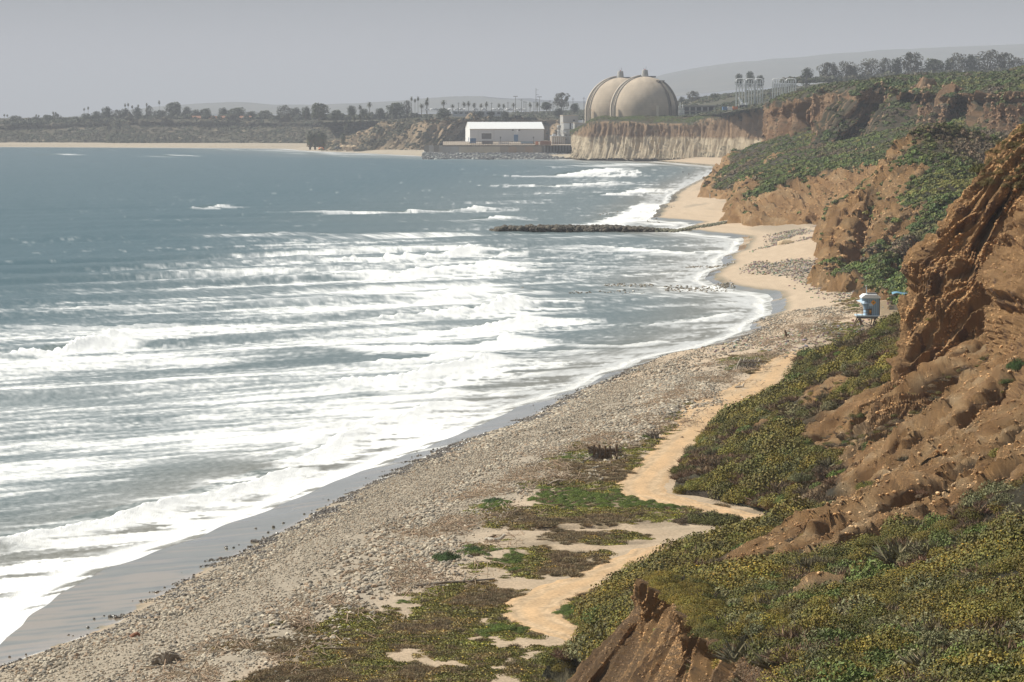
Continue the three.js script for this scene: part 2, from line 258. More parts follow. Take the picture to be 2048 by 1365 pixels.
function sea(x, D) {                 // the line where the waves break runs along breakX                 // -> [height, foam 0..1, painted shade on a breaker's face]
  const z = -D, far = smooth(500, 1600, D), q = xs(D) - x, deep = smooth(6, 60, q);
  const wx = 2.2 * fbm(x * .05, z * .05, 3, 3), ph = noise(x * .006, z * .006, 9) * 4;
  const al = x * .80 - z * .60, ac = x * .60 + z * .80;                     // along a crest, across it
  const amp = (.55 + 1.1 * noise(al * .012, ac * .03, 2.2)) * deep;
  const s1 = Math.sin(ac * .21 + wx * .55 + ph * .4), s2 = Math.sin(ac * .43 + wx * 1.1 + 1.3);
  let h = amp * (.42 * s1 + .16 * s2) * (1 - .3 * far);
  h += .20 * fbm(al * .13, ac * .40, 5, 4) * (1 - .2 * far) * smooth(-2, 10, q) + .05 * noise(x * 1.1, z * 1.1, 8) * (1 - smooth(250, 500, D));
  // drifting foam: streaks and lace, thinner between the swells
  const qs = q + 26 * noise(x * .016, z * .012, 1.9), body = D < 760 ? smooth(155, 75, qs) : smooth(90, 30, qs) * .55;
  const inner = smooth(1.5, -3, x - breakX(D) + 3 * noise(x * .1, z * .05, 12)), a = ridge(al * .06 + wx * .3, ac * .22, 6.6, 4), b = fbm(al * .016, ac * .05 + wx * .1, 4.1, 4), lace = ridge(al * .3, ac * .8, 2.7, 3);
  const cover = body * mix(.46, 1, inner) * clamp(.46 + .65 * b - .14 * s1 * clamp(amp * 2) + .5 * noise(al * .01, ac * .07 + wx * .1, 14.4), 0, .95);
  const N = .34 * noise(al * .12, ac * .55, 5.1) + .20 * noise(al * .4, ac * 1.4, 7.7) + .14 * noise(al * 1.2, ac * 2.6, 9.1) + .75 * fbm(al * .025, ac * .12, 2.9, 4) + .5;
  let f = .66 * smooth(.74 - cover * .66, 1.38 - cover * .62, N + .16) * smooth(.02, .2, cover) + body * mix(.16, .36, inner) * (.6 + .8 * b);
  f += .3 * smooth(.74, .88, a + .25 * b) * (1 - body * inner) * smooth(300, 120, q) * smooth(-.05, .25, b + .1 * noise(al * .5, ac * 1.2, 3));
  const edge = .7 * noise(x * .7, z * .55, 4) + .5 * noise(x * 2.2, z * 1.8, 5) + 1.6 * noise(x * .16, z * .12, 6);
  const rim = smooth(-3.5, -.3, -q + edge * .6) * smooth(1.2, .1, -q); f = Math.max(f, rim * (D < 290 ? .85 : D < 1200 ? .6 : .5));
  const wash = smooth(14, 3, q + 3 * edge) * (D < 290 ? 1 : .55); f = Math.max(f, wash * smooth(.42, .66, a + .4 * lace - .1 + .3 * b));
  let steep = 0;
  for (const F of FRONTS) {
    if (x < F.x0 || x > F.x1 || z < F.z0 || z > F.z1) continue;
    let best = 1e9, s = 0, t0 = 0; const n = F.w.length - 1;
    for (let k = 0; k < n; k++) {
      const A = F.w[k], B = F.w[k + 1], dx = B.x - A.x, dz = B.z - A.z, L = Math.hypot(dx, dz), t = ((x - A.x) * dx + (z - A.z) * dz) / (L * L), tc = clamp(t), ex = x - A.x - dx * tc, ez = z - A.z - dz * tc, d = Math.hypot(ex, ez);
      if (d < best) { best = d; s = (ex * dz - ez * dx) / L; s = s < 0 ? d : -d; t0 = (k + tc) / n; }
    }
    const wide = Math.max(.6, D / 900); s += edge * Math.min(1.2, .12 * F.trail) * wide;
    const ends = smooth(0, .25, t0) * smooth(1.0, .86, t0), T = F.trail * (.12 + .88 * ends), white = smooth(-.5 * wide, .4 * wide, s) * (1 - smooth(T * .2, T, s + T * .9 * (b + .6 * a - .25)));
    f = Math.max(f, F.s * white * (.35 + .65 * ends));
    f = Math.max(f, F.s * .75 * (1 - smooth(F.trail, F.trail * 2.3, s)) * smooth(-.2, .3, s) * smooth(.42, .62, a + .3 * b) * ends);
    const bore = smooth(-1.4 * wide, .7, s) * Math.exp(-Math.max(0, s) / (F.trail * .35)); h += 1.35 * F.height * bore * (.35 + .65 * ends) * (.8 + .3 * edge);
    if (s > -6 * wide && s < 0) steep = Math.max(steep, ends * F.height);
  }
  return [h * smooth(-4, 4, q) + .02, clamp(f), steep, q];
}
{
  const rows = ROW(293.6, 1470, 0, 610), nu = 440, info = [];
  const geo = sheet(nu, rows.length, (u, v, i, j) => {
    const D = rows[j], a = fanL(D), b = Math.max(a + 6, Math.min(xs(D) + 3, fanR(D))), x = mix(a, b, u), s = sea(x, D); info[j * nu + i] = s;
    return new THREE.Vector3(x, s[3] < 0 ? Math.max(s[0] * .3, groundH(x, -D)) + .02 - .4 * smooth(1.5, 3, -s[3]) : s[0], -D);
  }, {
    color: (p, n, i, j) => {
      const [h, f, faceShade, q] = info[j * nu + i], sandy = smooth(26, 2, q), mid = smooth(160, 40, q);
      let c = lerp3([.028, .088, .110], [.095, .135, .140], mid); c = lerp3(c, [.20, .175, .13], sandy * .8); c = lerp3(c, [.025, .065, .058], clamp(faceShade * .9));  // breaker faces darkened in the water colour to paint their shade
      const m = .95 * smooth(.0, .85, f + .16 * noise(p.x * 1.7, p.z * 1.5, 3)); return lerp3(c, [.86, .86, .85], f < .02 ? 0 : m);
    }, uv: (p) => [p.x, p.z],
    groups: (a) => (info[a][1] > .55 ? 1 : 0),
  });
  tag(mesh('sea', geo, [seaMat, foamMat]), 'grey-blue sea with lines of white breakers and drifting foam', 'sea', null, 'structure');
}
// ---------------------------------------------------------------- the sandy trail
const TRAIL = [[[1262, 1296, 1.2], [1200, 1276, 1.25], [1145, 1258, 1.4], [1085, 1236, 1.6], [1062, 1208, 1.8], [1110, 1178, 1.8], [1180, 1150, 1.7], [1250, 1121, 1.6], [1320, 1094, 1.4], [1400, 1072, 1.2], [1480, 1050, 1.3], [1540, 1030, 1.5]],
  [[1552, 1026, 1.3], [1480, 1020, 1.5], [1400, 1006, 1.5], [1330, 992, 1.7], [1285, 978, 1.9], [1292, 950, 1.9], [1325, 918, 1.9], [1355, 888, 2.2], [1385, 858, 2.2], [1425, 826, 3.2], [1470, 796, 4.2], [1525, 768, 3.4], [1548, 745, 2.6], [1565, 725, 2.2], [1590, 706, 2.0], [1640, 692, 1.6]]]
  .map((l) => { const c = new THREE.CatmullRomCurve3(l.map(([x, y, w]) => { const p = on(x, y, 4.3); return new THREE.Vector3(p.x, w, p.z); })); return c.getPoints(150); });
function onPath(x, z) { let m = 9; for (const t of TRAIL) for (let i = 0; i < t.length; i += 2) { const d = Math.hypot(x - t[i].x, z - t[i].z) - t[i].y; if (d < m) m = d; } return m; }
for (const [k, t] of TRAIL.entries()) {
  const geo = sheet(17, t.length, (u, v, i, j) => {
    const a = t[Math.max(0, j - 1)], b = t[Math.min(t.length - 1, j + 1)], L = Math.hypot(b.x - a.x, b.z - a.z), nx = (b.z - a.z) / L, nz = -(b.x - a.x) / L, s = u * 2 - 1, w = t[j].y * (1 + .28 * noise(j * .16, s > 0 ? 3 : 8, k * 5) + .12 * noise(j * .6, s > 0 ? 5 : 2));
    const x = t[j].x + nx * w * s, z = t[j].z + nz * w * s, rut = .05 * (smooth(.2, 0, Math.abs(Math.abs(s) - .45)));
    return new THREE.Vector3(x, groundH(x, z) + .035 - rut * .5 - .05 * smooth(.8, 1, Math.abs(s)), z);
  }, { color: (p, n, i) => { const s = Math.abs(i / 8 - 1), g = fbm(p.x * .7, p.z * .3, 3, 5); return lerp3(lerp3([.68, .445, .24], [.52, .355, .20], clamp(.4 + 1.7 * g)), lerp3([.70, .51, .32], [.40, .30, .19], clamp(.5 + 3 * noise(p.x * 2.6, p.z * .9, 8))), smooth(.32, .08, Math.abs(s - .5)) * .6); }, uv: (p) => [p.x, p.z] });
  tag(mesh('path', geo, groundMat), k ? 'wide sandy track curving along the foot of the scrub slope' : 'narrow sandy trail winding through the flats in front', 'path', null, 'structure');
}

// ---------------------------------------------------------------- the land: near hillside, bluffs, headlands
let bankNormals, cliffNormals;
const EARTH = [.62, .36, .152], EARTH2 = [.45, .245, .100], PALE = [.66, .49, .30], OCHRE = [.46, .27, .09], GREENSOIL = [.062, .062, .026], BROWNSOIL = [.10, .068, .04];
const toe = [[1590, 1010, 4.9], [1530, 1040, 4.9], [1450, 1075, 4.9], [1380, 1105, 4.9], [1300, 1140, 4.9], [1240, 1185, 4.9], [1190, 1240, 4.9], [1100, 1330, 4.6],
  [1355, 965, 4.7], [1385, 905, 4.7], [1405, 862, 4.7], [1430, 847, 4.7], [1480, 812, 4.7], [1560, 772, 4.7], [1588, 745, 4.7], [1575, 715, 4.7], [1640, 700, 4.7], [1690, 676, 4.7], [1745, 664, 4.7], [1805, 640, 4.7]].map(([x, y, h], k) => { const p = on(x, y, h); if (k > 9) p.x += 1.3; return p; });
const below = toe.map((p) => new THREE.Vector3(p.x - 7, 2.6, p.z));
const slopePts = [[1650, 1000, 190], [1700, 962, 190], [1760, 905, 190], [1830, 862, 190], [1900, 832, 190], [2000, 795, 190],
  [1600, 1052, 175], [1700, 1015, 175], [1800, 958, 175], [1900, 898, 175], [2048, 810, 175], [2200, 705, 175],
  [1450, 1118, 158], [1600, 1085, 158], [1750, 1035, 158], [1900, 958, 158], [2048, 868, 158], [2250, 745, 158],
  [1370, 1185, 140], [1450, 1165, 140], [1600, 1132, 140], [1750, 1085, 140], [1900, 1015, 140], [2048, 935, 140], [2300, 805, 140],
  [1390, 1195, 124], [1470, 1205, 122], [1600, 1195, 122], [1750, 1160, 122], [1900, 1100, 122], [2048, 1030, 122], [2300, 900, 122],
  [1440, 1255, 106], [1540, 1285, 105], [1650, 1268, 105], [1800, 1230, 105], [2048, 1140, 105], [2350, 1010, 105],
  [1550, 1362, 89], [1700, 1362, 88], [1900, 1330, 88], [2048, 1290, 88], [2350, 1180, 88], [1750, 1480, 72], [2100, 1430, 72],
  [1500, 882, 230], [1600, 842, 230], [1700, 792, 230], [1780, 742, 230], [1900, 690, 230], [1550, 918, 212], [1640, 885, 212], [1720, 835, 212], [1480, 985, 205], [1560, 975, 205], [1640, 945, 203],
  [1500, 826, 255], [1560, 800, 255], [1640, 760, 255], [1720, 716, 255], [1790, 680, 255], [1900, 640, 255], [1620, 740, 285], [1700, 702, 285], [1790, 652, 285], [1900, 600, 285], [1680, 698, 320], [1760, 678, 320], [1840, 640, 320], [1780, 664, 350], [1850, 630, 360], [1900, 600, 400]].map((q) => at(...q));
const slopeBase = plate([...toe, ...below, ...slopePts], .004);
const toeX = curve([[60, fanX(1760, 60)], [70, fanX(1690, 70)], [80, fanX(1620, 80)], [90, fanX(1600, 90)], [100, fanX(1530, 100)], [110, fanX(1450, 110)], [118, fanX(1400, 118)], [125, fanX(1370, 125)], [130, fanX(1310, 130)], [135, fanX(1292, 135)], [144, fanX(1252, 144)], ...toe.map((p) => [-p.z, p.x])]);
function slopeH(x, z) {
  const h = slopeBase(x, z) - 1.4 * Math.max(0, toeX(-z) - x), up = clamp((h - 4.9) / 3);
  const w = 2 * fbm(x * .06, z * .06, 2, 2), g = ridge(z * .085 + w * .25 - x * .02, x * .018, 5.5, 3) - .44, m = fbm(x * .34, z * .34, 1.4, 3) + 1.1 * fbm(x * .10 + 4, z * .16, 8.4, 2);
  return h + up * (1.7 * g + .85 * m) + (h > 4 ? .25 * fbm(x * .5, z * .5, 7, 2) : 0) * (1 - up);
}
function flutes(c, y, s, depth, seed = 1) {   // grooves down a steep face; c = metres along the face
  const r = ridge(c * s + .35 * noise(c * s * .4, y * .12, seed), y * s * .09, seed * 3.7, 3);
  return depth * 2.2 * (r > .5 ? (r - .5) * .75 : (r - .5) * 1.5);
}
function rills(p, ax, az, s, depth) {       // channels running down a slope whose contours go along (ax, az)
  const c = p.x * ax + p.z * az, e = p.x * az - p.z * ax, w = 1.1 * noise(c * s * .35, e * s * .3, 3) + .3 * noise(c * s, e * s * .5, 6);
  const r = ridge(c * s + w * .6, e * s * .10, p.y * s * .06, 3) - .49; return depth * 2.0 * (r > 0 ? r * .8 : r * 1.5);
}
// where the slope is bare: a broad gullied strip below the near cliff, and thin scars
function bareAt(x, z) {
  const D = -z, h = slopeBase(x, z);
  const strip = smooth(6.0, 8.2, h - (D < 150 ? (150 - D) * .18 : 0)) * smooth(118, 138, D) * smooth(232, 205, D);
  const scars = smooth(.20, .34, ridge(z * .085 + .5 * fbm(x * .06, z * .06, 2, 2) - x * .02, x * .02, 5.5, 2) * .2 + .55 * fbm(x * .12, z * .19, 9.9, 4) - .04);
  const lip = smooth(260, 250, D) * smooth(226, 236, D) * smooth(6.5, 8, h) * smooth(10.4, 9, h);
  return clamp(Math.max(strip * (.4 + 1.3 * fbm(x * .16, z * .16, 3.3, 4) + .62), scars * .9, lip * (.5 + 1.5 * fbm(x * .2, z * .2, 13, 3))));
}
const geomRows = (a, b, n) => Array.from({ length: n }, (_, j) => a * Math.pow(b / a, j / (n - 1)));
const gully = (p, n, s, depth) => { const wx = .22 * noise(p.x * s * .6, p.y * s * .35, p.z * s * .6), r = ridge(p.x * s * 1.3 + wx, p.y * s * .05 + 7, p.z * s * 1.3 + wx, 3); return depth * 2.0 * (r > .5 ? (r - .5) * .8 : (r - .5) * 1.5) + depth * .1; };
{
  const rows = [...geomRows(66, 118, 120).slice(0, -1), ...geomRows(118, 236, 410).slice(0, -1), ...geomRows(236, 425, 130)], nu = 410;
  const geo = sheet(nu, rows.length, (u, v, i, j) => { const D = rows[j], x = mix(fanX(1080, D), fanX(2260, D), u); return new THREE.Vector3(x, slopeH(x, -D), -D); }, {
    disp: (p, n) => { const b = bareAt(p.x, p.z); return b * (rills(p, .25, .97, .20, 2.0) + rills(p, .25, .97, .55, 1.0) + rills(p, .25, .97, 1.3, .38) + .50 * fbm(p.x * 1.1, p.y * 1.1, p.z * 1.1, 5) + .14 * noise(p.x * 2.6, p.y * 2.6, p.z * 2.6)); },
    color: (p, n) => { const b = bareAt(p.x, p.z), g = fbm(p.x * .5, p.y * .9, p.z * .5, 4); let c = lerp3(GREENSOIL, BROWNSOIL, clamp(.5 + 1.6 * fbm(p.x * .09, p.z * .09, 21, 3))); return lerp3(c, lerp3(lerp3(EARTH, PALE, clamp(.15 + 1.3 * g)), EARTH2, clamp(.5 - g * 1.8 + .5 * noise(p.x * .9, p.z * .9, 4))), smooth(.25, .55, b)); },
  });
  var slopeGeo = geo; geo.userData.n = geo.attributes.normal.array;
  tag(mesh('hillside', geo, earthMat), 'brown gullied slope covered in low scrub below the near cliff', 'hillside', null, 'structure');
}
function ledge(y) { const n = strata(y); return smooth(-.12, .12, n) - .5 + .4 * n; }
function strata(y) { return .5 * noise(y * .55, 3.1, 8.8) + .35 * noise(y * 1.5, 7.1, 2.2) + .07 * noise(y * 3.7, 5.1, 4.2); }
{
  const pt = loftPoint([
    [[2150, 258, 254], [2095, 268, 252], [2045, 318, 250], [2005, 372, 248], [1955, 432, 246], [1923, 482, 246], [1891, 548, 244], [1870, 610, 242], [1861, 680, 239], [1845, 750, 235], [1800, 830, 227], [1745, 905, 218], [1690, 980, 211], [1615, 1030, 204]],
    [[2095, 256, 240], [2040, 268, 238], [1990, 318, 236], [1950, 372, 233], [1900, 432, 231], [1868, 482, 230], [1836, 548, 229], [1815, 610, 227], [1806, 680, 224], [1790, 750, 220], [1745, 830, 212], [1690, 915, 204], [1635, 990, 197], [1560, 1045, 190]],
    [[2130, 262, 234], [2085, 285, 232], [2030, 340, 230.5], [1985, 405, 229], [1940, 470, 227], [1905, 540, 225], [1885, 610, 223], [1878, 680, 220.5], [1874, 740, 217], [1868, 795, 213], [1820, 850, 205], [1755, 925, 196], [1690, 1000, 189], [1610, 1062, 183]],
    [[2160, 270, 232], [2120, 310, 229], [2070, 370, 227.5], [2030, 440, 226], [2000, 510, 224], [1980, 580, 221.5], [1968, 640, 219], [1962, 700, 217], [1958, 760, 214], [1952, 815, 210], [1900, 862, 206], [1840, 930, 197], [1770, 1005, 188], [1700, 1065, 181]],
    [[2260, 280, 215], [2200, 330, 212], [2140, 400, 209], [2095, 480, 207], [2060, 550, 205], [2035, 610, 203], [2015, 670, 201], [2003, 720, 199], [1995, 770, 196], [1985, 815, 192], [1940, 868, 185], [1870, 940, 178], [1790, 1012, 172], [1720, 1085, 166]],
    [[2400, 300, 200], [2330, 380, 196], [2260, 460, 192], [2200, 540, 189], [2150, 610, 186], [2115, 670, 183], [2090, 720, 181], [2070, 755, 179], [2055, 792, 176], [2030, 840, 172], [1985, 900, 166], [1920, 972, 160], [1850, 1040, 154], [1790, 1110, 150]],
    [[2520, 480, 172], [2440, 570, 168], [2370, 650, 166], [2310, 740, 163], [2260, 800, 160], [2220, 860, 158], [2190, 900, 156], [2165, 950, 153], [2130, 1010, 149], [2100, 1070, 146], [2060, 1120, 143], [2000, 1180, 140], [1930, 1240, 136], [1860, 1300, 132]],
  ]);
  const nu = 440, nv = 380;
  const vm = (v) => (v < .82 ? v / .82 * .68 : .68 + (v - .82) / .18 * .32), geo = sheet(nu, nv, (u, v) => pt(u, vm(v)), {
    disp: (p, n, i, j) => {
      const c = vm(j / (nv - 1)) * 84;
      const steep = 1 - smooth(.35, .75, n.y), y = p.y + .8 * noise(p.x * .1, p.z * .1, 4);
      return steep * (flutes(c, y, .16, 1.3, 1) + flutes(c, y, .55, .6, 2) * (.6 + .7 * smooth(14, 22, y) + .6 * noise(p.x * .2, y * .3, p.z * .2)) + flutes(c, y, 1.7, .20, 3) + .75 * ledge(y) + 1.1 * smooth(18.3, 18.8, y) * smooth(22, 19.2, y) + .05 * noise(p.x * .15, y * 3.2, p.z * .15) + .48 * fbm(p.x * 1.1, p.y * 1.5, p.z * 1.1, 5) + .12 * noise(p.x * 4, p.y * 4.5, p.z * 4) + .10 * noise(p.x * 7.5, p.y * 8, p.z * 7.5)) + (1 - steep) * (rills(p, .45, .89, .25, 1.7) + rills(p, .45, .89, .8, .7) + .3 * fbm(p.x, p.y, p.z, 5) + .1 * noise(p.x * 4, p.y * 4, p.z * 4));
    },
    color: (p, n) => {
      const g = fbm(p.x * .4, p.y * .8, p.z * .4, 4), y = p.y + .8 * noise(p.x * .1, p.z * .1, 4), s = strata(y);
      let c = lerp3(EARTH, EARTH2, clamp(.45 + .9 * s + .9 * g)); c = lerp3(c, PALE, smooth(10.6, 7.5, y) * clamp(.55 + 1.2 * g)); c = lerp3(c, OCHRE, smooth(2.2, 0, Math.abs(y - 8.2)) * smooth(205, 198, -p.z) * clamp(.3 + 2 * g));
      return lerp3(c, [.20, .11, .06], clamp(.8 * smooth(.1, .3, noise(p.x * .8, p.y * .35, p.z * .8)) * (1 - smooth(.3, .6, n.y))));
    },
  });
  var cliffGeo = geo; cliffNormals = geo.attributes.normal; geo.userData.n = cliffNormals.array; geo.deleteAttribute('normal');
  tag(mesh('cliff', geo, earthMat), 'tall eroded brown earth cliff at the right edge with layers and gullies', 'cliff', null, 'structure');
}
{
  const pt = loftPoint([
    [[1420, 1172, 126], [1350, 1170, 125], [1315, 1180, 124], [1300, 1200, 123], [1296, 1240, 122.5], [1292, 1300, 122], [1285, 1370, 121], [1275, 1450, 120]],
    [[1400, 1165, 121], [1330, 1155, 120], [1292, 1160, 119.5], [1280, 1185, 119], [1270, 1215, 118], [1238, 1255, 116.5], [1200, 1308, 114.5], [1130, 1400, 111]],
    [[1420, 1190, 116], [1370, 1185, 115], [1335, 1192, 114.5], [1322, 1215, 115], [1312, 1245, 115.5], [1290, 1285, 115], [1255, 1340, 113], [1190, 1430, 110]],
    [[1440, 1215, 112], [1400, 1215, 111], [1372, 1222, 110], [1358, 1245, 109.5], [1345, 1275, 108.5], [1325, 1310, 107.5], [1300, 1355, 106.5], [1250, 1450, 104]],
    [[1470, 1255, 107], [1430, 1258, 106], [1400, 1266, 105], [1392, 1285, 105.5], [1385, 1312, 105.5], [1372, 1345, 105], [1350, 1390, 104], [1300, 1470, 102]],
    [[1530, 1300, 101], [1490, 1302, 100], [1458, 1312, 99], [1446, 1332, 98.5], [1436, 1355, 98], [1420, 1390, 97], [1390, 1440, 96], [1340, 1520, 95]],
    [[1620, 1375, 91], [1580, 1378, 90], [1545, 1388, 89], [1532, 1405, 88.5], [1520, 1430, 88], [1500, 1470, 87], [1470, 1520, 86], [1430, 1600, 85]],
  ]);
  const geo = sheet(260, 320, (u, v) => pt(u, v), {
    disp: (p, n, i, j) => { const steep = 1 - smooth(.5, .85, n.y); const c = j / 319 * 42; return steep * (flutes(c, p.y, .26, 1.0, 4) + flutes(c, p.y, .85, .55, 5) + flutes(c, p.y, 2.6, .14, 6) + .25 * fbm(p.x * 1.5, p.y * 1.5, p.z * 1.5, 5)) + .1 * fbm(p.x * 2, p.y * 2, p.z * 2, 3); },
    color: (p, n) => { const g = fbm(p.x * .7, p.y * .9, p.z * .7, 4); return lerp3(lerp3(EARTH, EARTH2, clamp(.4 + 1.3 * g)), BROWNSOIL, smooth(.7, .92, n.y) * .6); },
  });
  var bankGeo = geo; bankNormals = geo.attributes.normal; geo.userData.n = bankNormals.array; geo.deleteAttribute('normal');
  tag(mesh('earth_bank', geo, earthMat), 'crumbling brown earth bank with vertical rills at the bottom edge of the view', 'earth bank', null, 'structure');
}
// mid headland and the lower promontory behind it
const headToe = [[1610, 533, 4], [1640, 498, 4], [1600, 548, 4], [1640, 560, 4.2], [1690, 566, 4.3], [1720, 592, 4.3], [1760, 606, 4.3]].map(([x, y, h]) => on(x, y, h));
const headA = plate([...headToe, ...headToe.map((p) => new THREE.Vector3(p.x - 10, 1.5, p.z)), ...[[1632, 500, 548], [1655, 470, 555], [1682, 440, 560], [1700, 410, 566], [1735, 375, 572], [1765, 340, 576], [1790, 305, 578], [1822, 272, 580], [1850, 257, 580], [1905, 262, 585], [1960, 290, 592], [2030, 320, 600], [2150, 330, 610],
  [1710, 530, 490], [1725, 490, 515], [1745, 450, 535], [1770, 410, 550], [1800, 350, 563], [1780, 520, 470], [1850, 480, 490], [1800, 455, 515], [1850, 400, 532], [1880, 340, 560], [1920, 305, 572], [1830, 560, 440], [1900, 500, 450], [1950, 430, 480], [1980, 370, 530], [2060, 360, 560], [2060, 430, 480], [1700, 400, 610], [1800, 330, 625], [1900, 300, 640], [1660, 440, 610], [1650, 462, 660], [1750, 400, 680], [1900, 330, 700], [1860, 590, 420]].map((q) => at(...q))], .004);
const headBtoe = [[1395, 386, 3.5], [1420, 400, 3.6], [1450, 443, 3.6], [1500, 449, 3.7], [1560, 451, 3.8], [1610, 452, 3.9], [1470, 330, 3.5], [1425, 368, 3.5]].map(([x, y, h]) => on(x, y, h));
const headB = plate([...headBtoe, ...headBtoe.map((p) => new THREE.Vector3(p.x - 12, 0, p.z + 8)), ...[[1462, 420, 775], [1480, 402, 792], [1510, 385, 796], [1545, 366, 800], [1585, 350, 800], [1625, 345, 800], [1665, 345, 802], [1700, 340, 800], [1640, 420, 755], [1680, 400, 755], [1720, 380, 750], [1500, 352, 900], [1560, 332, 905], [1620, 322, 910], [1700, 318, 900], [1780, 318, 880], [1450, 355, 1010], [1520, 318, 1020], [1600, 302, 1020], [1700, 292, 990], [1800, 288, 960], [1470, 322, 1120], [1500, 304, 1180], [1540, 292, 1180], [1620, 285, 1120], [1720, 276, 1050], [1830, 268, 980], [1900, 275, 920], [1950, 290, 880], [2050, 275, 880], [2150, 270, 870], [1900, 310, 820], [2000, 320, 800], [1520, 300, 1300], [1600, 270, 1300]].map((q) => at(...q))], .004);
const toeA = curve([[400, fanX(1800, 400)], ...headToe.map((p) => [-p.z, p.x + 3.3]), [640, fanX(1650, 640)], [720, fanX(1660, 720)]]);
const toeB = curve([[700, 92], [721, 78], [745, 68], [762, 60], [800, 63.5], [860, 69], [920, 73.5], [950, 70], [985, 67], [1030, 69], [1100, 78], [1200, 89], [1330, 103]]);
const carve = [[[1748, 392, 566], [1722, 460, 530], [1700, 548, 486], 4.5, 2.0], [[1700, 405, 564], [1668, 470, 545], [1640, 535, 512], 2.5, 1.6], [[1850, 450, 500], [1812, 500, 476], [1790, 545, 452], 3.0, 1.8], [[1800, 430, 520], [1770, 480, 498], [1745, 540, 476], 2.2, 1.6]].map(([a, b, c, d, w]) => [[at(...a), at(...b), at(...c)], d, w]);
const cutA = (x, z) => { let s = 0; for (const [p, d, w] of carve) { let m = 1e9; for (let k = 0; k < 2; k++) { const A = p[k], B = p[k + 1], dx = B.x - A.x, dz = B.z - A.z, t = clamp(((x - A.x) * dx + (z - A.z) * dz) / (dx * dx + dz * dz)); m = Math.min(m, Math.hypot(x - A.x - dx * t, z - A.z - dz * t)); } s += d * Math.exp(-((m + .8 * noise(x * .3, z * .3)) ** 2) / (w * w)); } return s; };
const headA2 = (x, z) => headA(x, z) - cutA(x, z);
function headland(name, label, H, D0, D1, p0, p1, nr, nu, opt) {
  const rows = Array.from({ length: nr }, (_, j) => D0 * Math.pow(D1 / D0, Math.pow(j / (nr - 1), opt.pow)));
  const hh = (x, z) => { const h = H(x, z) - opt.cut * Math.max(0, opt.toe(-z) + 2.5 * noise(z * .05, 3, 8) - x), up = clamp((h - 4.4) / 3); return h + up * (opt.lump * fbm(x * opt.f, z * opt.f, 3, 4) + opt.rib * (ridge(z * opt.f * 1.2 + x * opt.f * .35, x * opt.f * .15, 2, 3) - .44)); };
  const geo = sheet(nu, nr, (u, v, i, j) => { const D = rows[j], x = mix(fanX(p0, D), fanX(p1, D), u); return new THREE.Vector3(x, hh(x, -D), -D); }, {
    disp: (p, n) => { const s = opt.bare(p, n); return s * (rills(p, ...opt.dir, opt.g, opt.depth) + rills(p, ...opt.dir, opt.g * 2.4, opt.depth * .5) + rills(p, ...opt.dir, opt.g * 5.5, opt.depth * .16)); },
    color: (p, n) => { const b = opt.bare(p, n), g = fbm(p.x * .14, p.y * .2, p.z * .14, 4); return lerp3(lerp3(GREENSOIL, BROWNSOIL, clamp(.35 + 1.5 * g)), lerp3(lerp3(EARTH, PALE, clamp(.05 + 1.1 * g)), EARTH2, clamp(.35 - 1.4 * g + .5 * noise(p.x * .5, p.y * .3, p.z * .5))), b); },
  });
  geo.userData.n = geo.attributes.normal.array; tag(mesh(name, geo, farMat), label, 'headland', null, 'structure');
  return geo;
}
const ridgeLine = curve([[500, 548, 6], [1655, 470, 555], [1682, 440, 560], [1700, 410, 566], [1735, 375, 572], [1765, 340, 576], [1790, 305, 578], [1822, 272, 580], [1850, 257, 580]].slice(1).map((q) => { const p = at(...q); return [p.y, p.x]; }));
const bareA = (p, n) => { const q = fbm(p.x * .09, p.y * .09, p.z * .09, 3), side = p.x - ridgeLine(p.y) - .10 * (560 + p.z), wide = 3.6 + 11 * q + 4 * smooth(16, 9, p.y); return Math.max(smooth(wide + 1.2, wide - 1.2, side) * smooth(505, 530, -p.z - 40 * q) * smooth(28, 25.5, p.y), smooth(5.6, 4.9, p.y - 6 * q) * smooth(480, 500, -p.z), smooth(.20, .28, q + .22 * smooth(.8, .6, n.y)) * smooth(15, 12, p.y) * .9, smooth(.66, .56, n.y + q * .5) * .8); };
const bareB = (p, n) => { const q = fbm(p.x * .05, p.y * .05, p.z * .05, 3); return Math.max(smooth(802, 795, -p.z + 26 * q + Math.max(0, 78 - p.x) * .8) * smooth(1, 5, 802 + p.z + 4) , smooth(5, 2, p.x - toeB(-p.z) + 16 * q) * .9, smooth(.27, .33, q) * .8); };
const geoA = headland('headland', 'steep green and brown headland behind the lifeguard tower', headA2, 405, 720, 1560, 2230, 290, 300, { lump: 2.2, f: .075, rib: 3.0, g: .19, depth: 2.6, pow: 1.1, bare: bareA, dir: [.35, .94], toe: toeA, cut: 2.0 });
const geoB = headland('headland', 'low green promontory ending in a slumped brown bluff above the beach', headB, 705, 1330, 1370, 2230, 300, 400, { lump: 2.2, f: .045, rib: 2.0, g: .15, depth: 2.8, pow: 1.7, bare: bareB, dir: [.95, -.3], toe: toeB, cut: 2.0 });

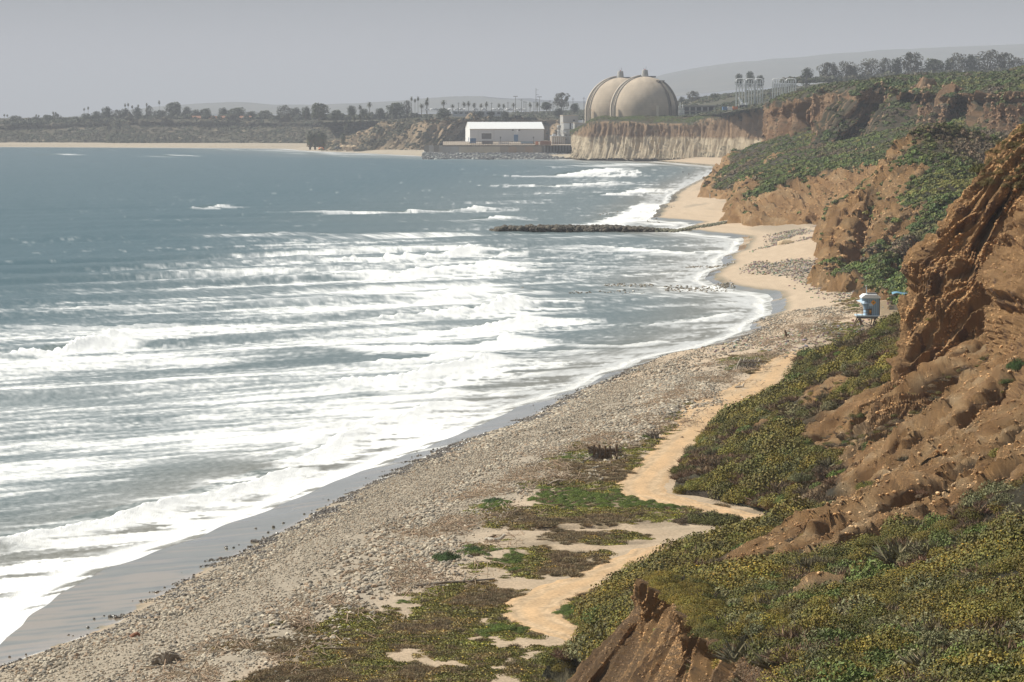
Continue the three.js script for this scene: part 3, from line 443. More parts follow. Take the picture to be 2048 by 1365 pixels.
// long bluffs: loft from left to right, each curve from the inland top over the edge down to the foot
function bluff(label, curves, nu, nv, o) {
  const pt = loftPoint(curves), arc = [0];
  for (let j = 1; j < nv; j++) arc.push(arc[j - 1] + pt(.5, j / (nv - 1)).distanceTo(pt(.5, (j - 1) / (nv - 1))));
  const geo = sheet(nu, nv, (u, v) => pt(u, v), {
    disp: (p, n, i, j) => { const c = arc[j], s = o.all ? 1 - smooth(.9, .97, n.y) : 1 - smooth(.45, .8, n.y); return s * (flutes(c, p.y, o.g, o.depth, 7) + flutes(c, p.y, o.g * 2.4, o.depth * .45, 8) + flutes(c, p.y, o.g * 5.5, o.depth * .22, 9) + o.depth * .2 * strata(p.y * .5)) + (1 - s) * o.lump * fbm(p.x * .05, p.z * .05, 6, 4); },
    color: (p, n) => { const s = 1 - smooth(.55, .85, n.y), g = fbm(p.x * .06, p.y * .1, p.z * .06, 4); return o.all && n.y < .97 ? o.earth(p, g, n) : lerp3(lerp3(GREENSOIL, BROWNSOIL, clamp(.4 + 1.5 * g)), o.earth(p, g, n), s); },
  });
  geo.userData.n = geo.attributes.normal.array; tag(mesh('bluff', geo, farMat), label, 'bluff', null, 'structure');
  return geo;
}
const brown = (p, g) => lerp3(lerp3([.42, .235, .12], [.52, .37, .23], clamp(.2 + 1.1 * g)), [.23, .13, .07], clamp(.35 + .8 * strata(p.y * .6) - g));
const geoC = bluff('long ragged brown bluff with a scrubby green top behind the headlands', [
  [[1560, 195, 1500], [1545, 203, 1400], [1538, 212, 1320], [1537, 240, 1312], [1538, 275, 1306], [1540, 318, 1300]],
  [[1640, 172, 1500], [1590, 188, 1340], [1560, 203, 1255], [1555, 240, 1245], [1552, 280, 1238], [1548, 325, 1230]],
  [[1700, 165, 1450], [1645, 178, 1250], [1612, 193, 1195], [1608, 225, 1192], [1605, 265, 1188], [1600, 312, 1180]],
  [[1760, 160, 1400], [1710, 168, 1180], [1655, 186, 1175], [1650, 215, 1172], [1648, 255, 1165], [1640, 305, 1150]],
  [[1790, 155, 1350], [1750, 163, 1130], [1715, 176, 1085], [1690, 205, 1075], [1660, 250, 1060], [1630, 305, 1040]],
  [[1820, 152, 1350], [1790, 163, 1120], [1768, 180, 1090], [1755, 212, 1085], [1735, 250, 1078], [1700, 300, 1060]],
  [[1850, 150, 1330], [1815, 172, 1080], [1795, 195, 1065], [1775, 225, 1050], [1750, 265, 1030], [1720, 312, 1005]],
  [[1900, 148, 1300], [1870, 175, 1050], [1852, 205, 1040], [1840, 232, 1035], [1820, 265, 1025], [1790, 310, 1000]],
  [[1960, 146, 1250], [1912, 175, 1038], [1888, 208, 1008], [1879, 238, 1000], [1871, 268, 992], [1858, 312, 970]],
  [[1990, 145, 1250], [1945, 175, 1020], [1925, 212, 1010], [1918, 240, 1005], [1912, 268, 1000], [1905, 310, 990]],
  [[2060, 142, 1200], [2010, 172, 960], [1985, 205, 935], [1980, 238, 930], [1978, 270, 925], [1975, 315, 915]],
  [[2150, 138, 1150], [2080, 168, 930], [2050, 204, 905], [2045, 240, 900], [2042, 275, 896], [2040, 325, 890]],
  [[2350, 132, 1050], [2260, 165, 880], [2230, 200, 850], [2220, 240, 845], [2215, 280, 840], [2210, 330, 835]],
], 110, 980, { g: .085, depth: 5.5, lump: 1.6, earth: brown });
const whiteBrown = (p, g, n) => { const k = smooth(17.5, 15.5, p.y + 1.5 * noise(p.x * .05, p.z * .05, 2)); return lerp3(lerp3([.42, .27, .155], [.30, .185, .10], clamp(.4 + 1.2 * g + .6 * strata(p.y * .5))), lerp3([.76, .63, .45], [.60, .48, .33], clamp(.35 + 1.5 * g + .8 * smooth(.1, .3, noise(p.x * .22, p.y * .02, p.z * .22)))), k); };  // pale base: darker upright streaks painted as groove shade the frontal sun lacks
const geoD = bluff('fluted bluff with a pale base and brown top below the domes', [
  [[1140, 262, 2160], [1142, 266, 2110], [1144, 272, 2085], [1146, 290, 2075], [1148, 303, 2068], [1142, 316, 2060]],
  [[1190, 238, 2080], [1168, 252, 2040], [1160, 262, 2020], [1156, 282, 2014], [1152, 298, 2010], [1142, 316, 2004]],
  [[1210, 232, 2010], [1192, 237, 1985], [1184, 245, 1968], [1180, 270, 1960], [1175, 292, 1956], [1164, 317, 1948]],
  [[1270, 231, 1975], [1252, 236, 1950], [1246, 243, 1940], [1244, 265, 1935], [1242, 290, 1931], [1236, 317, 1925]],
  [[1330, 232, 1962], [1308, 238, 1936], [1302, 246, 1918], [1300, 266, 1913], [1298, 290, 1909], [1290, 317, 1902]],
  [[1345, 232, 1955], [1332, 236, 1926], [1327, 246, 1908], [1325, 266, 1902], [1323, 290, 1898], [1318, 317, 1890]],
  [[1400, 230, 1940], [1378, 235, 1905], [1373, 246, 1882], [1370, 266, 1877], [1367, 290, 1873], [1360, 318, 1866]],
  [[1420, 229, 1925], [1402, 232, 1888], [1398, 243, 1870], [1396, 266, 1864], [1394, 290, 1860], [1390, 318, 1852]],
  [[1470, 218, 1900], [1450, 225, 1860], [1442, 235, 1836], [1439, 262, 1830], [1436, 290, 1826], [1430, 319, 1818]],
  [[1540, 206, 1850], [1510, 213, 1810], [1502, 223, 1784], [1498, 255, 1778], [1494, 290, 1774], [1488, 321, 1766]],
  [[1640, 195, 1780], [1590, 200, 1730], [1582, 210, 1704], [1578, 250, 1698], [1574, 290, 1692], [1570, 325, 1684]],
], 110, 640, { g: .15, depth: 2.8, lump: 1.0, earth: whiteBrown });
const ribbed = (p, g) => lerp3(lerp3([.46, .33, .20], [.36, .25, .15], clamp(.5 + 1.4 * g)), [.15, .14, .085], clamp(.25 + 1.3 * fbm(p.x * .03, p.y * .02, p.z * .03, 3)));
const steepen = (list, dd) => list.map(([D, ...r]) => r.map(([x, y], k) => [x, y, D + dd[k]]));
const geoE = bluff('ribbed coastal slope left of the white tent building', steepen([
  [2440, [640, 287], [640, 289], [640, 292], [640, 295], [640, 298], [640, 303]],
  [2400, [735, 262], [712, 268], [704, 276], [694, 285], [684, 293], [670, 304]],
  [2360, [800, 240], [775, 246], [756, 253], [742, 268], [730, 285], [712, 305]],
  [2340, [880, 237], [830, 241], [806, 246], [790, 264], [775, 285], [752, 305]],
  [2320, [930, 237], [882, 240], [858, 246], [842, 264], [828, 285], [805, 305]],
  [2320, [990, 236], [930, 239], [905, 245], [888, 264], [874, 286], [856, 305]],
  [2360, [1050, 236], [985, 238], [962, 246], [945, 262], [930, 280], [915, 300]],
  [2400, [1120, 236], [1060, 238], [1040, 247], [1035, 262], [1030, 280], [1020, 300]],
  [2420, [1240, 236], [1150, 238], [1140, 248], [1136, 262], [1132, 280], [1125, 300]],
], [230, 75, 55, 38, 20, 0]), 120, 420, { g: .05, depth: 5, lump: 1.5, earth: ribbed, all: true });
const coastEarth = (p, g) => lerp3([.135, .115, .075], [.34, .27, .18], smooth(.12, .3, g + .3 * fbm(p.x * .012, p.y * .03, p.z * .012, 3)));
const geoF = bluff('low hazy coast bluff across the bay with trees on top', steepen([
  [2900, [-420, 238], [-420, 250], [-420, 260], [-420, 268], [-420, 278], [-420, 291]],
  [2900, [-100, 238], [-100, 250], [-100, 260], [-100, 268], [-100, 278], [-100, 291]],
  [2900, [100, 236], [90, 246], [90, 257], [90, 268], [90, 279], [90, 291]],
  [2890, [200, 234], [210, 243], [215, 252], [218, 265], [212, 277], [205, 291]],
  [2850, [300, 232], [262, 240], [252, 250], [242, 265], [234, 277], [225, 291]],
  [2855, [420, 232], [380, 240], [370, 252], [360, 265], [350, 277], [340, 291]],
  [2860, [520, 232], [480, 241], [470, 252], [460, 266], [455, 277], [450, 291]],
  [2845, [620, 232], [590, 242], [580, 253], [570, 266], [565, 277], [560, 291]],
  [2810, [720, 232], [690, 242], [680, 253], [670, 266], [665, 277], [660, 291]],
  [2770, [880, 232], [850, 238], [840, 246], [830, 258], [825, 272], [820, 291]],
], [420, 120, 90, 60, 30, 0]), 90, 420, { g: .028, depth: 7, lump: 2, earth: coastEarth, all: true });
// the inland terrace that carries the plant, and hazy hills
function hills(name, label, rowsPx, depths, nu, col, rough) {
  const pt = loftPoint(rowsPx.map((r, k) => r.map(([x, y, d]) => [x, y, d ?? depths[k]])));
  const geo = sheet(nu, 60, (u, v) => pt(u, v), { disp: (p) => rough * fbm(p.x * .0035, p.z * .0035, 3, 5), color: (p, n) => lerp3(col, [col[0] * 1.9, col[1] * 1.6, col[2] * 1.5], clamp(.35 + 1.4 * fbm(p.x * .006, p.y * .02, p.z * .006, 4))) });
  tag(mesh(name, geo, farMat), label, 'hills', null, 'structure');
  return geo;
}
const geoT = hills('terrace', 'broad dark inland terrace behind the domes rising to the right', [
  [[640, 246, 2640], [880, 240, 2600], [1050, 238, 2560], [1140, 238, 2520], [1220, 238, 2150], [1320, 236, 1960], [1420, 229, 1860], [1500, 217, 1700], [1600, 203, 1560], [1700, 186, 1420], [1850, 172, 1360], [2060, 160, 1260], [2400, 146, 1150]],
  [[640, 240, 2760], [880, 236, 2750], [1050, 235, 2700], [1140, 235, 2650], [1220, 234, 2300], [1320, 230, 2100], [1420, 222, 2000], [1500, 208, 1900], [1600, 196, 1750], [1700, 180, 1600], [1850, 166, 1500], [2060, 154, 1400], [2400, 138, 1300]],
  [[640, 234, 3000], [880, 231, 3000], [1050, 228, 2900], [1140, 226, 2850], [1220, 222, 2600], [1320, 214, 2400], [1420, 200, 2300], [1500, 190, 2200], [1600, 180, 2100], [1700, 166, 1950], [1850, 154, 1850], [2060, 146, 1800], [2400, 128, 1700]],
  [[640, 230, 3300], [880, 228, 3300], [1050, 224, 3300], [1140, 222, 3200], [1220, 216, 3000], [1320, 206, 2900], [1420, 192, 2800], [1500, 182, 2700], [1600, 172, 2600], [1700, 160, 2400], [1850, 152, 2300], [2060, 144, 2200], [2400, 122, 2000]],
], null, 160, [.055, .055, .032], 1.2);
hills('hills', 'hazy grey hill ridge rising to the right behind the trees', [
  [[1000, 240], [1150, 232], [1250, 210], [1330, 195], [1450, 180], [1600, 172], [1750, 168], [1900, 160], [2150, 150], [2500, 140]],
  [[1000, 236], [1150, 220], [1250, 182], [1330, 150], [1450, 128], [1580, 116], [1720, 104], [1880, 96], [2080, 88], [2500, 80]],
  [[1000, 240], [1150, 230], [1250, 200], [1330, 180], [1450, 160], [1580, 150], [1720, 140], [1880, 130], [2080, 120], [2500, 110]],
], [9000, 11500, 14000], 140, [.08, .085, .06], 14);
hills('hills', 'faint low hills on the horizon behind the white tent building', [
  [[100, 240], [300, 236], [450, 230], [600, 228], [750, 226], [900, 226], [1100, 222], [1300, 218]],
  [[100, 238], [250, 222], [370, 210], [470, 205], [560, 210], [720, 207], [850, 196], [960, 194], [1120, 190], [1300, 186]],
  [[100, 240], [300, 236], [450, 228], [600, 226], [750, 224], [900, 222], [1100, 218], [1300, 210]],
], [8500, 10500, 12500], 120, [.08, .085, .06], 12);

// ---------------------------------------------------------------- stones, scrub, litter: what nobody could count
const leafMat = new THREE.MeshStandardMaterial({ vertexColors: true, roughness: .75, side: THREE.DoubleSide });
const twigMat = new THREE.MeshStandardMaterial({ vertexColors: true, roughness: .9, side: THREE.DoubleSide });
function quads(list) {            // [centre, right, up, colour] -> one geometry of two-triangle leaves
  const n = list.length, pos = new Float32Array(n * 12), col = new Float32Array(n * 12), ix = new Uint32Array(n * 6);
  list.forEach(([c, r, u, k], i) => {
    [[-1, -.35], [.15, -1], [1, .35], [-.15, 1]].forEach(([a, b], q) => { pos.set([c.x + r.x * a + u.x * b, c.y + r.y * a + u.y * b, c.z + r.z * a + u.z * b], i * 12 + q * 3); col.set(k, i * 12 + q * 3); });
    ix.set([0, 1, 2, 0, 2, 3].map((q) => q + i * 4), i * 6);
  });
  const g = new THREE.BufferGeometry(); g.setAttribute('position', new THREE.BufferAttribute(pos, 3)); g.setAttribute('color', new THREE.BufferAttribute(col, 3)); g.setIndex(new THREE.BufferAttribute(ix, 1)); g.computeVertexNormals(); return g;
}
const unit = (r) => { const z = r() * 2 - 1, a = r() * 6.283, s = Math.sqrt(1 - z * z); return new THREE.Vector3(s * Math.cos(a), z, s * Math.sin(a)); };
function clump(seed, n, size, flat, flowers = 0, long = 1) {
  const r = rng(seed), list = [], lobes = [...Array(5)].map(() => { const a = r() * 6.28, d = r() * .55; return [Math.cos(a) * d, r() * .15, Math.sin(a) * d, .45 + r() * .3]; });
  for (let i = 0; i < n; i++) {
    const L = lobes[i % 5], d = unit(r); d.y = Math.abs(d.y) * .95 - .05; const k = L[3] * (.7 + .3 * Math.sqrt(r()));
    const c = new THREE.Vector3(L[0] + d.x * k, (L[1] + d.y * k * 1.15) * flat, L[2] + d.z * k);
    const nrm = d.clone().addScaledVector(unit(r), .7).normalize(), right = new THREE.Vector3().crossVectors(nrm, unit(r)).normalize(), up = new THREE.Vector3().crossVectors(nrm, right);
    const s = size * (.6 + .8 * r()), v = .55 + .8 * r(), top = clamp(c.y / flat), fl = r() < flowers * top;
    list.push([c, right.multiplyScalar(fl ? s * .7 : s), up.multiplyScalar((fl ? s * .7 : s) * long), fl ? [3.0 * v, 2.1 * v, .6] : [v * (.9 + .25 * r()), v, v * .9]]);
  }
  return quads(list);
}
function twigs(seed, n, flat) {
  const r = rng(seed), list = [];
  for (let i = 0; i < n; i++) { const d = unit(r); d.y = Math.abs(d.y) + .25; d.normalize(); const k = .45 + .55 * r(), a = new THREE.Vector3((r() - .5) * .9, 0, (r() - .5) * .9), side = new THREE.Vector3().crossVectors(d, unit(r)).normalize().multiplyScalar(.018 + .02 * r()), v = .5 + .8 * r(); list.push([a.addScaledVector(d, k * .45).multiply(new THREE.Vector3(1, flat, 1)), side, d.clone().multiply(new THREE.Vector3(1, flat, 1)).multiplyScalar(k * .5), [v, v * (.9 + .15 * r()), v * (.8 + .3 * r())]]); }
  return quads(list);
}
const SCRUB = { leafy: clump(11, 1300, .034, .8), flowering: clump(12, 1600, .027, .8, .09), fine: clump(13, 1300, .022, .8, 0, 2.4), mat: clump(14, 220, .07, .32, .10), twiggy: twigs(15, 260, .7), coarse: clump(16, 110, .15, .7) };
const kinds = {};
function put(kind, p, size, color, turn, tall = 1) { (kinds[kind] ??= []).push([p, size, color, turn, tall]); }
const dummy = new THREE.Object3D();
function flush(name, label, geos, mat = leafMat) {
  for (const kind of Object.keys(kinds)) {
    const l = kinds[kind], m = new THREE.InstancedMesh(geos[kind], kind === 'twiggy' ? twigMat : mat, l.length); delete kinds[kind];
    l.forEach(([p, s, c, t, tall], i) => { dummy.position.copy(p); dummy.rotation.set(0, t, 0); dummy.scale.set(s, s * tall, s); dummy.updateMatrix(); m.setMatrixAt(i, dummy.matrix); m.setColorAt(i, new THREE.Color().setRGB(...c)); });
    m.name = numbered(name); m.castShadow = m.receiveShadow = true; scene.add(m); tag(m, label(kind), 'scrub', null, 'stuff');
  }
}
const OLIVE = [.215, .170, .024], DARK = [.115, .110, .018], BRIGHT = [.115, .165, .016], GREY = [.19, .18, .085], BRUSH = [.23, .150, .095], YELLOW = [.20, .17, .025], ICE = [.21, .20, .03];
const vary = (c, r, k = .3) => { const v = 1 - k + 2 * k * r(), w = 1 + .15 * (r() - .5); return [c[0] * v * w, c[1] * v, c[2] * v]; };
{ // near hillside
  const r = rng(401);
  for (let k = 0; k < 62000; k++) {
    const D = Math.sqrt(mix(64 * 64, 425 * 425, Math.pow(r(), 1.25))), px = mix(1090, 2230, r()), x = fanX(px, D), h = slopeH(x, -D);
    if (h < groundH(x, -D) + .05) continue;
    const b = bareAt(x, -D), n1 = fbm(x * .055, D * .055, 31, 3), n2 = fbm(x * .12, D * .2, 47, 3);
    const bs = smooth(.15, .6, b); if (r() < bs * (n2 + .4 * n1 > .06 ? .35 : .90)) continue;
    if (D > 300 && D < 410 && Math.abs(x - fanX(1737, D)) < 4.5 && D > 340) continue;
    if (D > 150 && D < 420 && r() < .25) continue;
    const p = new THREE.Vector3(x, h - .06, -D), near = smooth(175, 140, D), s = (.34 + .5 * r() * r()) * (1 + D / 600) * (1 + 1.5 * clamp(n1 * 2.2, 0, .5)), t = r() * 6.28;
    if (bs > .5) { put(r() < .6 ? 'twiggy' : r() < .6 ? 'fine' : 'flowering', p, .18 + .38 * r() * r() + .25 * clamp(n2 * 3), vary(r() < .6 ? [.22, .165, .11] : lerp3(GREY, OLIVE, r()), r), t); continue; }
    const mound = n1 + .5 * n2 + .12 * (r() - .5), gap = noise(x * .5, D * .5, 3) + .6 * noise(x * 1.3, D * 1.3, 8); if (gap > .25 && r() < .85) continue;
    if (near > r()) { if (mound > -.03) put('flowering', p, s * 1.25, vary(lerp3(OLIVE, DARK, clamp(.45 + 2.2 * n2)), r), t); else if (mound > -.15) put('twiggy', p, s * 1.1, vary(BRUSH, r), t); else if (r() < .5) put('fine', p, s, vary(GREY, r), t); else put('flowering', p, s, vary(OLIVE, r), t); }
    else { if (mound > .14) put('leafy', p, s * 1.25, vary(lerp3(DARK, OLIVE, r()), r), t, 1.1); else if (mound > .05) put('fine', p, s, vary(lerp3(OLIVE, BRIGHT, r() * .5), r), t); else if (n2 > .12 && r() < .6) put('leafy', p, s * .8, vary(BRIGHT, r), t); else put('twiggy', p, s * 1.15, vary(lerp3(BRUSH, GREY, r() * .4), r), t); }
  }
  flush('hillside_scrub', (k) => ({ flowering: 'olive green yellow-flowered scrub matting the near slope', leafy: 'dark and bright leafy bushes packed along the slope above the trail', fine: 'grey-green fine-leaved scrub scattered over the slope', twiggy: 'dry purplish-brown twiggy brush between the green bushes' }[k]), SCRUB);
}
{ // bigger single-looking shrubs standing out of the mats
  const r = rng(405), C = [DARK, OLIVE, GREY, [.12, .155, .03], BRUSH, [.20, .17, .10]];
  for (let k = 0; k < 3600; k++) {
    const D = mix(72, 415, Math.pow(r(), 1.3)), px = mix(1120, 2200, r()), x = fanX(px, D), h = slopeH(x, -D); if (h < groundH(x, -D) + .3 || (D > 330 && Math.abs(x - fanX(1737, D)) < 6)) continue;
    const b = bareAt(x, -D); if (r() < smooth(.2, .6, b) * .75) continue;
    const big = (.6 + .75 * r() * r()) * (1 + D / 900) * (b > .4 ? .6 : 1), ci = Math.floor(clamp(r() * 6, 0, 5)), kind = ci > 3 ? 'twiggy' : ci === 2 ? 'fine' : r() < .4 ? 'fine' : 'leafy';
    for (let q = 0; q < 3; q++) put(kind, new THREE.Vector3(x + (r() - .5) * big, h - .1, -D + (r() - .5) * big), big * (.6 + .5 * r()), vary(C[ci], r, .2), r() * 6.28, 1.15);
  }
  flush('hillside_shrubs', (k) => ({ leafy: 'taller leafy shrubs rising out of the matted slope', fine: 'taller grey-green shrubs rising out of the matted slope', twiggy: 'taller dry shrubs rising out of the matted slope' }[k]), SCRUB);
}
{ // flats along the trail
  const r = rng(402);
  for (let k = 0; k < 120000; k++) {
    const D = mix(128, 470, Math.pow(r(), 1.6)), px = mix(420, 1720, r()), x = fanX(px, D), m = patchAt(x, -D);
    if (r() > m) { if (r() < .985 || x < flatEdge(D) + 1 || r() > .12) continue; }
    if (onPath(x, -D) < -.15 + .7 * noise(x * 1.2, D * .6, 3)) continue;
    const n1 = fbm(x * .14, D * .07, 61, 3), p = new THREE.Vector3(x, groundH(x, -D) - .03, -D), t = r() * 6.28, s = .25 + .35 * r() * r();
    if (n1 > .12 || r() < .15) put('twiggy', p, s * 1.0, vary([.28, .215, .125], r), t, .8); else if (n1 > .06) put('mat', p, s * 1.2, vary([.27, .20, .07], r), t); else if (n1 > -.06) put('mat', p, s * 1.3, vary([.19, .17, .035], r), t); else if (n1 > -.17) put('mat', p, s * 1.4, vary(ICE, r), t, .8); else put('leafy', p, s, vary(BRIGHT, r), t, .7);
  }
  flush('dune_plants', (k) => ({ mat: 'low yellow-green mats of creeping plants on the flats beside the trail', leafy: 'small bright green plants dotted over the flats', twiggy: 'dry brown brush growing in patches on the flats' }[k]), SCRUB);
}
function scatter(geo, n, seed, accept, size, colors, kind = 'coarse') {
  const r = rng(seed), P = geo.attributes.position.array, N = (geo.attributes.normal ?? (geo === bankGeo ? bankNormals : cliffNormals)).array, count = P.length / 3, nu = geo.userData.nu, p = new THREE.Vector3(), q = new THREE.Vector3(), m = new THREE.Vector3();
  for (let k = 0; k < n; k++) {
    const a = Math.floor(r() * (count - nu - 2)), u = r(), v = r();
    if ((a + 1) % nu === 0) continue;
    p.fromArray(P, a * 3).lerp(q.fromArray(P, a * 3 + 3), u); p.lerp(q.fromArray(P, (a + nu) * 3), v * .9); m.fromArray(N, a * 3);
    const w = accept(p, m, (a % nu) / nu); if (r() > w) continue;
    const s = size(r, p), n1 = fbm(p.x * .03, p.y * .06, p.z * .03, 3), c = colors[Math.floor(clamp(.5 + 1.5 * n1 + .35 * (r() - .5), 0, .999) * colors.length)];
    put(kind, p.clone().setY(p.y - s * .22), s, vary(c, r, .28), r() * 6.28, .8 + .5 * r());
  }
}
const HEADGREENS = [[.17, .12, .075], [.13, .115, .035], [.11, .12, .025], [.085, .13, .025], [.125, .155, .025], [.085, .10, .022], [.18, .17, .035]];
const one = (t) => () => t;
scatter(geoA, 44000, 501, (p, n) => (p.y < 4.45 ? 0 : 1 - bareA(p, n) * .97), (r) => .5 + 1.1 * r() * r(), HEADGREENS);
flush('headland_scrub', one('dense green scrub over the headland behind the lifeguard tower'), SCRUB);
scatter(geoB, 50000, 502, (p, n) => (p.y < 4.2 ? 0 : 1 - bareB(p, n) * .97), (r) => .7 + 1.6 * r() * r(), HEADGREENS);
flush('headland_scrub', one('dense green scrub over the low promontory by the beach'), SCRUB);
scatter(geoC, 26000, 503, (p, n, u) => (u < .24 ? .95 : u < .34 ? .3 * smooth(.6, .8, n.y) : u > .85 ? .6 * smooth(.4, .6, n.y) : .10 * smooth(.55, .8, n.y)), (r) => 1.0 + 1.9 * r() * r(), HEADGREENS.map((q) => [q[0] * .68, q[1] * .72, q[2] * .8]));
flush('bluff_scrub', one('dark green scrub along the top of the long brown bluff'), SCRUB);
scatter(geoD, 24000, 504, (p, n, u) => (u < .30 ? .9 : u < .38 ? .35 : .01 * smooth(16, 20, p.y)), (r) => .6 + .9 * r() * r(), HEADGREENS);
flush('bluff_scrub', one('green scrub on the top edge of the pale fluted bluff'), SCRUB);
scatter(geoE, 9000, 505, (p, n) => .12 + .75 * smooth(.0, .2, fbm(p.x * .03, p.y * .02, p.z * .03, 3)) + .6 * smooth(26, 28, p.y), (r) => 1.2 + 1.8 * r() * r(), [[.08, .08, .05], [.09, .10, .06], [.12, .11, .07]]);
flush('slope_scrub', one('grey-green scrub on the ribbed coastal slope'), SCRUB);
scatter(geoF, 14000, 506, (p, n) => .25 + .6 * smooth(-.1, .15, fbm(p.x * .012, p.y * .03, p.z * .012, 3)), (r) => 1.8 + 3.2 * r() * r(), [[.09, .085, .055], [.075, .085, .05], [.11, .10, .065]]);
flush('coast_scrub', one('hazy brush covering the far coast bluff'), SCRUB);
scatter(geoT, 9000, 507, (p) => .9 * smooth(-.15, .15, fbm(p.x * .01, p.z * .01, 9, 3)), (r) => 1.5 + 3 * r() * r(), [[.05, .06, .03], [.06, .075, .03], [.09, .085, .04]]);
flush('terrace_scrub', one('dark brush on the inland terrace behind the domes'), SCRUB);
scatter(cliffGeo, 5000, 508, (p, n) => (p.y > 26 && p.z < -218 && n.y > .45 ? .8 : .012 * smooth(.3, .6, n.y)), (r) => .3 + .5 * r() * r(), [DARK, OLIVE, [.16, .12, .03]], 'fine');
flush('cliff_scrub', one('small tufts of brush on the near cliff'), SCRUB);

scatter(bankGeo, 1500, 509, (p, n, u) => (u < .12 || (u < .3 && n.y > .8) ? .9 : .012), (r) => .35 + .4 * r() * r(), [OLIVE, DARK, BRUSH], 'flowering');
flush('bank_scrub', one('flowering scrub on the flat top of the earth bank'), SCRUB);
// cobbles
function stone(seed) {
  const g = new THREE.IcosahedronGeometry(1, 1), P = g.attributes.position, v = new THREE.Vector3();
  for (let i = 0; i < P.count; i++) { v.fromBufferAttribute(P, i); const k = 1 + .35 * noise(v.x * 1.3 + seed, v.y * 1.3, v.z * 1.3 + seed * 2); P.setXYZ(i, v.x * k, v.y * k * .62, v.z * k * .82); }
  g.computeVertexNormals(); return g;
}
const stoneMat = new THREE.MeshStandardMaterial({ roughness: .8 }), wetStoneMat = new THREE.MeshStandardMaterial({ roughness: .35 });
function stones(name, label, list, mat, seed) {
  const m = new THREE.InstancedMesh(stone(seed), mat, list.length), r = rng(seed);
  list.forEach(([p, s, c], i) => { dummy.position.copy(p); dummy.rotation.set((r() - .5) * .9, r() * 6.28, (r() - .5) * .9); dummy.scale.set(s, s * (.8 + .5 * r()), s); dummy.updateMatrix(); m.setMatrixAt(i, dummy.matrix); m.setColorAt(i, new THREE.Color().setRGB(...c)); });
  m.name = numbered(name); m.castShadow = m.receiveShadow = true; scene.add(m); return tag(m, label, 'stones', null, 'stuff');
}
{
  const r = rng(601), dry = [], wet = [], TONES = [[.34, .295, .235], [.43, .37, .295], [.26, .225, .18], [.52, .46, .37], [.34, .25, .175], [.19, .17, .145]];
  for (let k = 0; k < 560000; k++) {
    const D = Math.sqrt(mix(126 * 126, 440 * 440, r())), ce = cobbleEdge(D), fe = flatEdge(D), x = mix(ce - 3.5, fe + 5, r()), z = -D;
    const q = x - ce, n = fbm(x * .25, z * .14, 6, 3), cusp = 1.5 * noise(x * .9, z * .9) + 1.6 * noise(x * .12, z * .14, 8) + 2.8 * noise(x * .16, z * .42, 4);
    let pr = smooth(-.4, .5, q + cusp) * (1 - smooth(-2, 3.5, x - fe + 5 * n)); if (pr < .02) pr = .010 * smooth(-4, 0, q); pr *= 1 - .95 * smooth(285, 345, D + 30 * noise(x * .1, z * .05)); pr *= 1 - .85 * smooth(.20, .34, fbm(x * .16, z * .07, 44, 3) + .02 * (x - ce - 6));
    if (r() > pr * (.75 + .5 * n)) continue;
    const s = (.038 + .085 * Math.pow(r(), 2.6)) * (D > 240 ? 1.2 : 1) * (.7 + 1.0 * clamp(.4 + 2 * noise((x - ce) * .22, z * .02, 51) + .6 * noise(x * .3, z * .2, 5))), isWet = q + cusp < 1.6 + 1.2 * n, c = TONES[Math.floor(r() * 6)], w = .75 + .5 * r();
    (isWet ? wet : dry).push([new THREE.Vector3(x, groundH(x, z) + s * .25, z), s, isWet ? [c[0] * .34 * w, c[1] * .33 * w, c[2] * .33 * w] : [c[0] * w, c[1] * w * .98, c[2] * w * .93]]);
  }
  stones('cobbles', 'pale grey and tan cobbles covering the upper beach', dry, stoneMat, 3);
  stones('cobbles', 'dark wet cobbles along the edge of the wet sand', wet, wetStoneMat, 5);
  const far = [];
  for (let k = 0; k < 60000; k++) { const D = mix(300, 720, r()), x = xs(D) + 70 * r(), z = -D; if (r() > stonyBand(x, z)) continue; const s = .13 + .2 * r() * r(), c = TONES[Math.floor(r() * 6)]; far.push([new THREE.Vector3(x, groundH(x, z) + s * .2, z), s, c.map((v) => v * (.55 + .4 * r()))]); }
  stones('cobbles', 'bands of grey stones lying on the sand farther up the beach', far, stoneMat, 7);
  const rubble = [];
  const clods = [], sprinkle = (geo, count, keep, lo, hi, pow, out, tint, sink) => { const Q = geo.attributes.position.array, C = geo.attributes.color.array, N = geo.userData.n, m = Q.length / 3; for (let k = 0; k < count; k++) { const a = Math.floor(r() * m) * 3; if (r() > keep(Q[a], Q[a + 1], Q[a + 2])) continue; const s = lo + (hi - lo) * Math.pow(r(), pow), v = tint * (.68 + .6 * r()); out.push([new THREE.Vector3(Q[a] - N[a] * s * sink, Q[a + 1] - N[a + 1] * s * sink, Q[a + 2] - N[a + 2] * s * sink), s, [C[a] * v, C[a + 1] * v, C[a + 2] * v]]); } };
  sprinkle(cliffGeo, 120000, (x, y, z) => smooth(-.15, .25, fbm(x * .3, y * .5, z * .3, 3)), .03, .17, 3, clods, .82, .45); sprinkle(bankGeo, 16000, () => .8, .02, .08, 2.5, clods, .82, .45);
  sprinkle(slopeGeo, 150000, (x, y, z) => (y < 4.6 ? 0 : bareAt(x, z)), .02, .11, 3, clods, .82, .3);
  sprinkle(cliffGeo, 9000, (x, y) => .05 + .95 * smooth(12, 9.5, y), .04, .15, 3, rubble, 1.2, .2); sprinkle(slopeGeo, 50000, (x, y, z) => (y < 4.6 ? 0 : bareAt(x, z) * .5), .03, .13, 3.5, rubble, 1.2, .2);
  const lumps = [], v0 = new THREE.Vector3(), v1 = new THREE.Vector3();
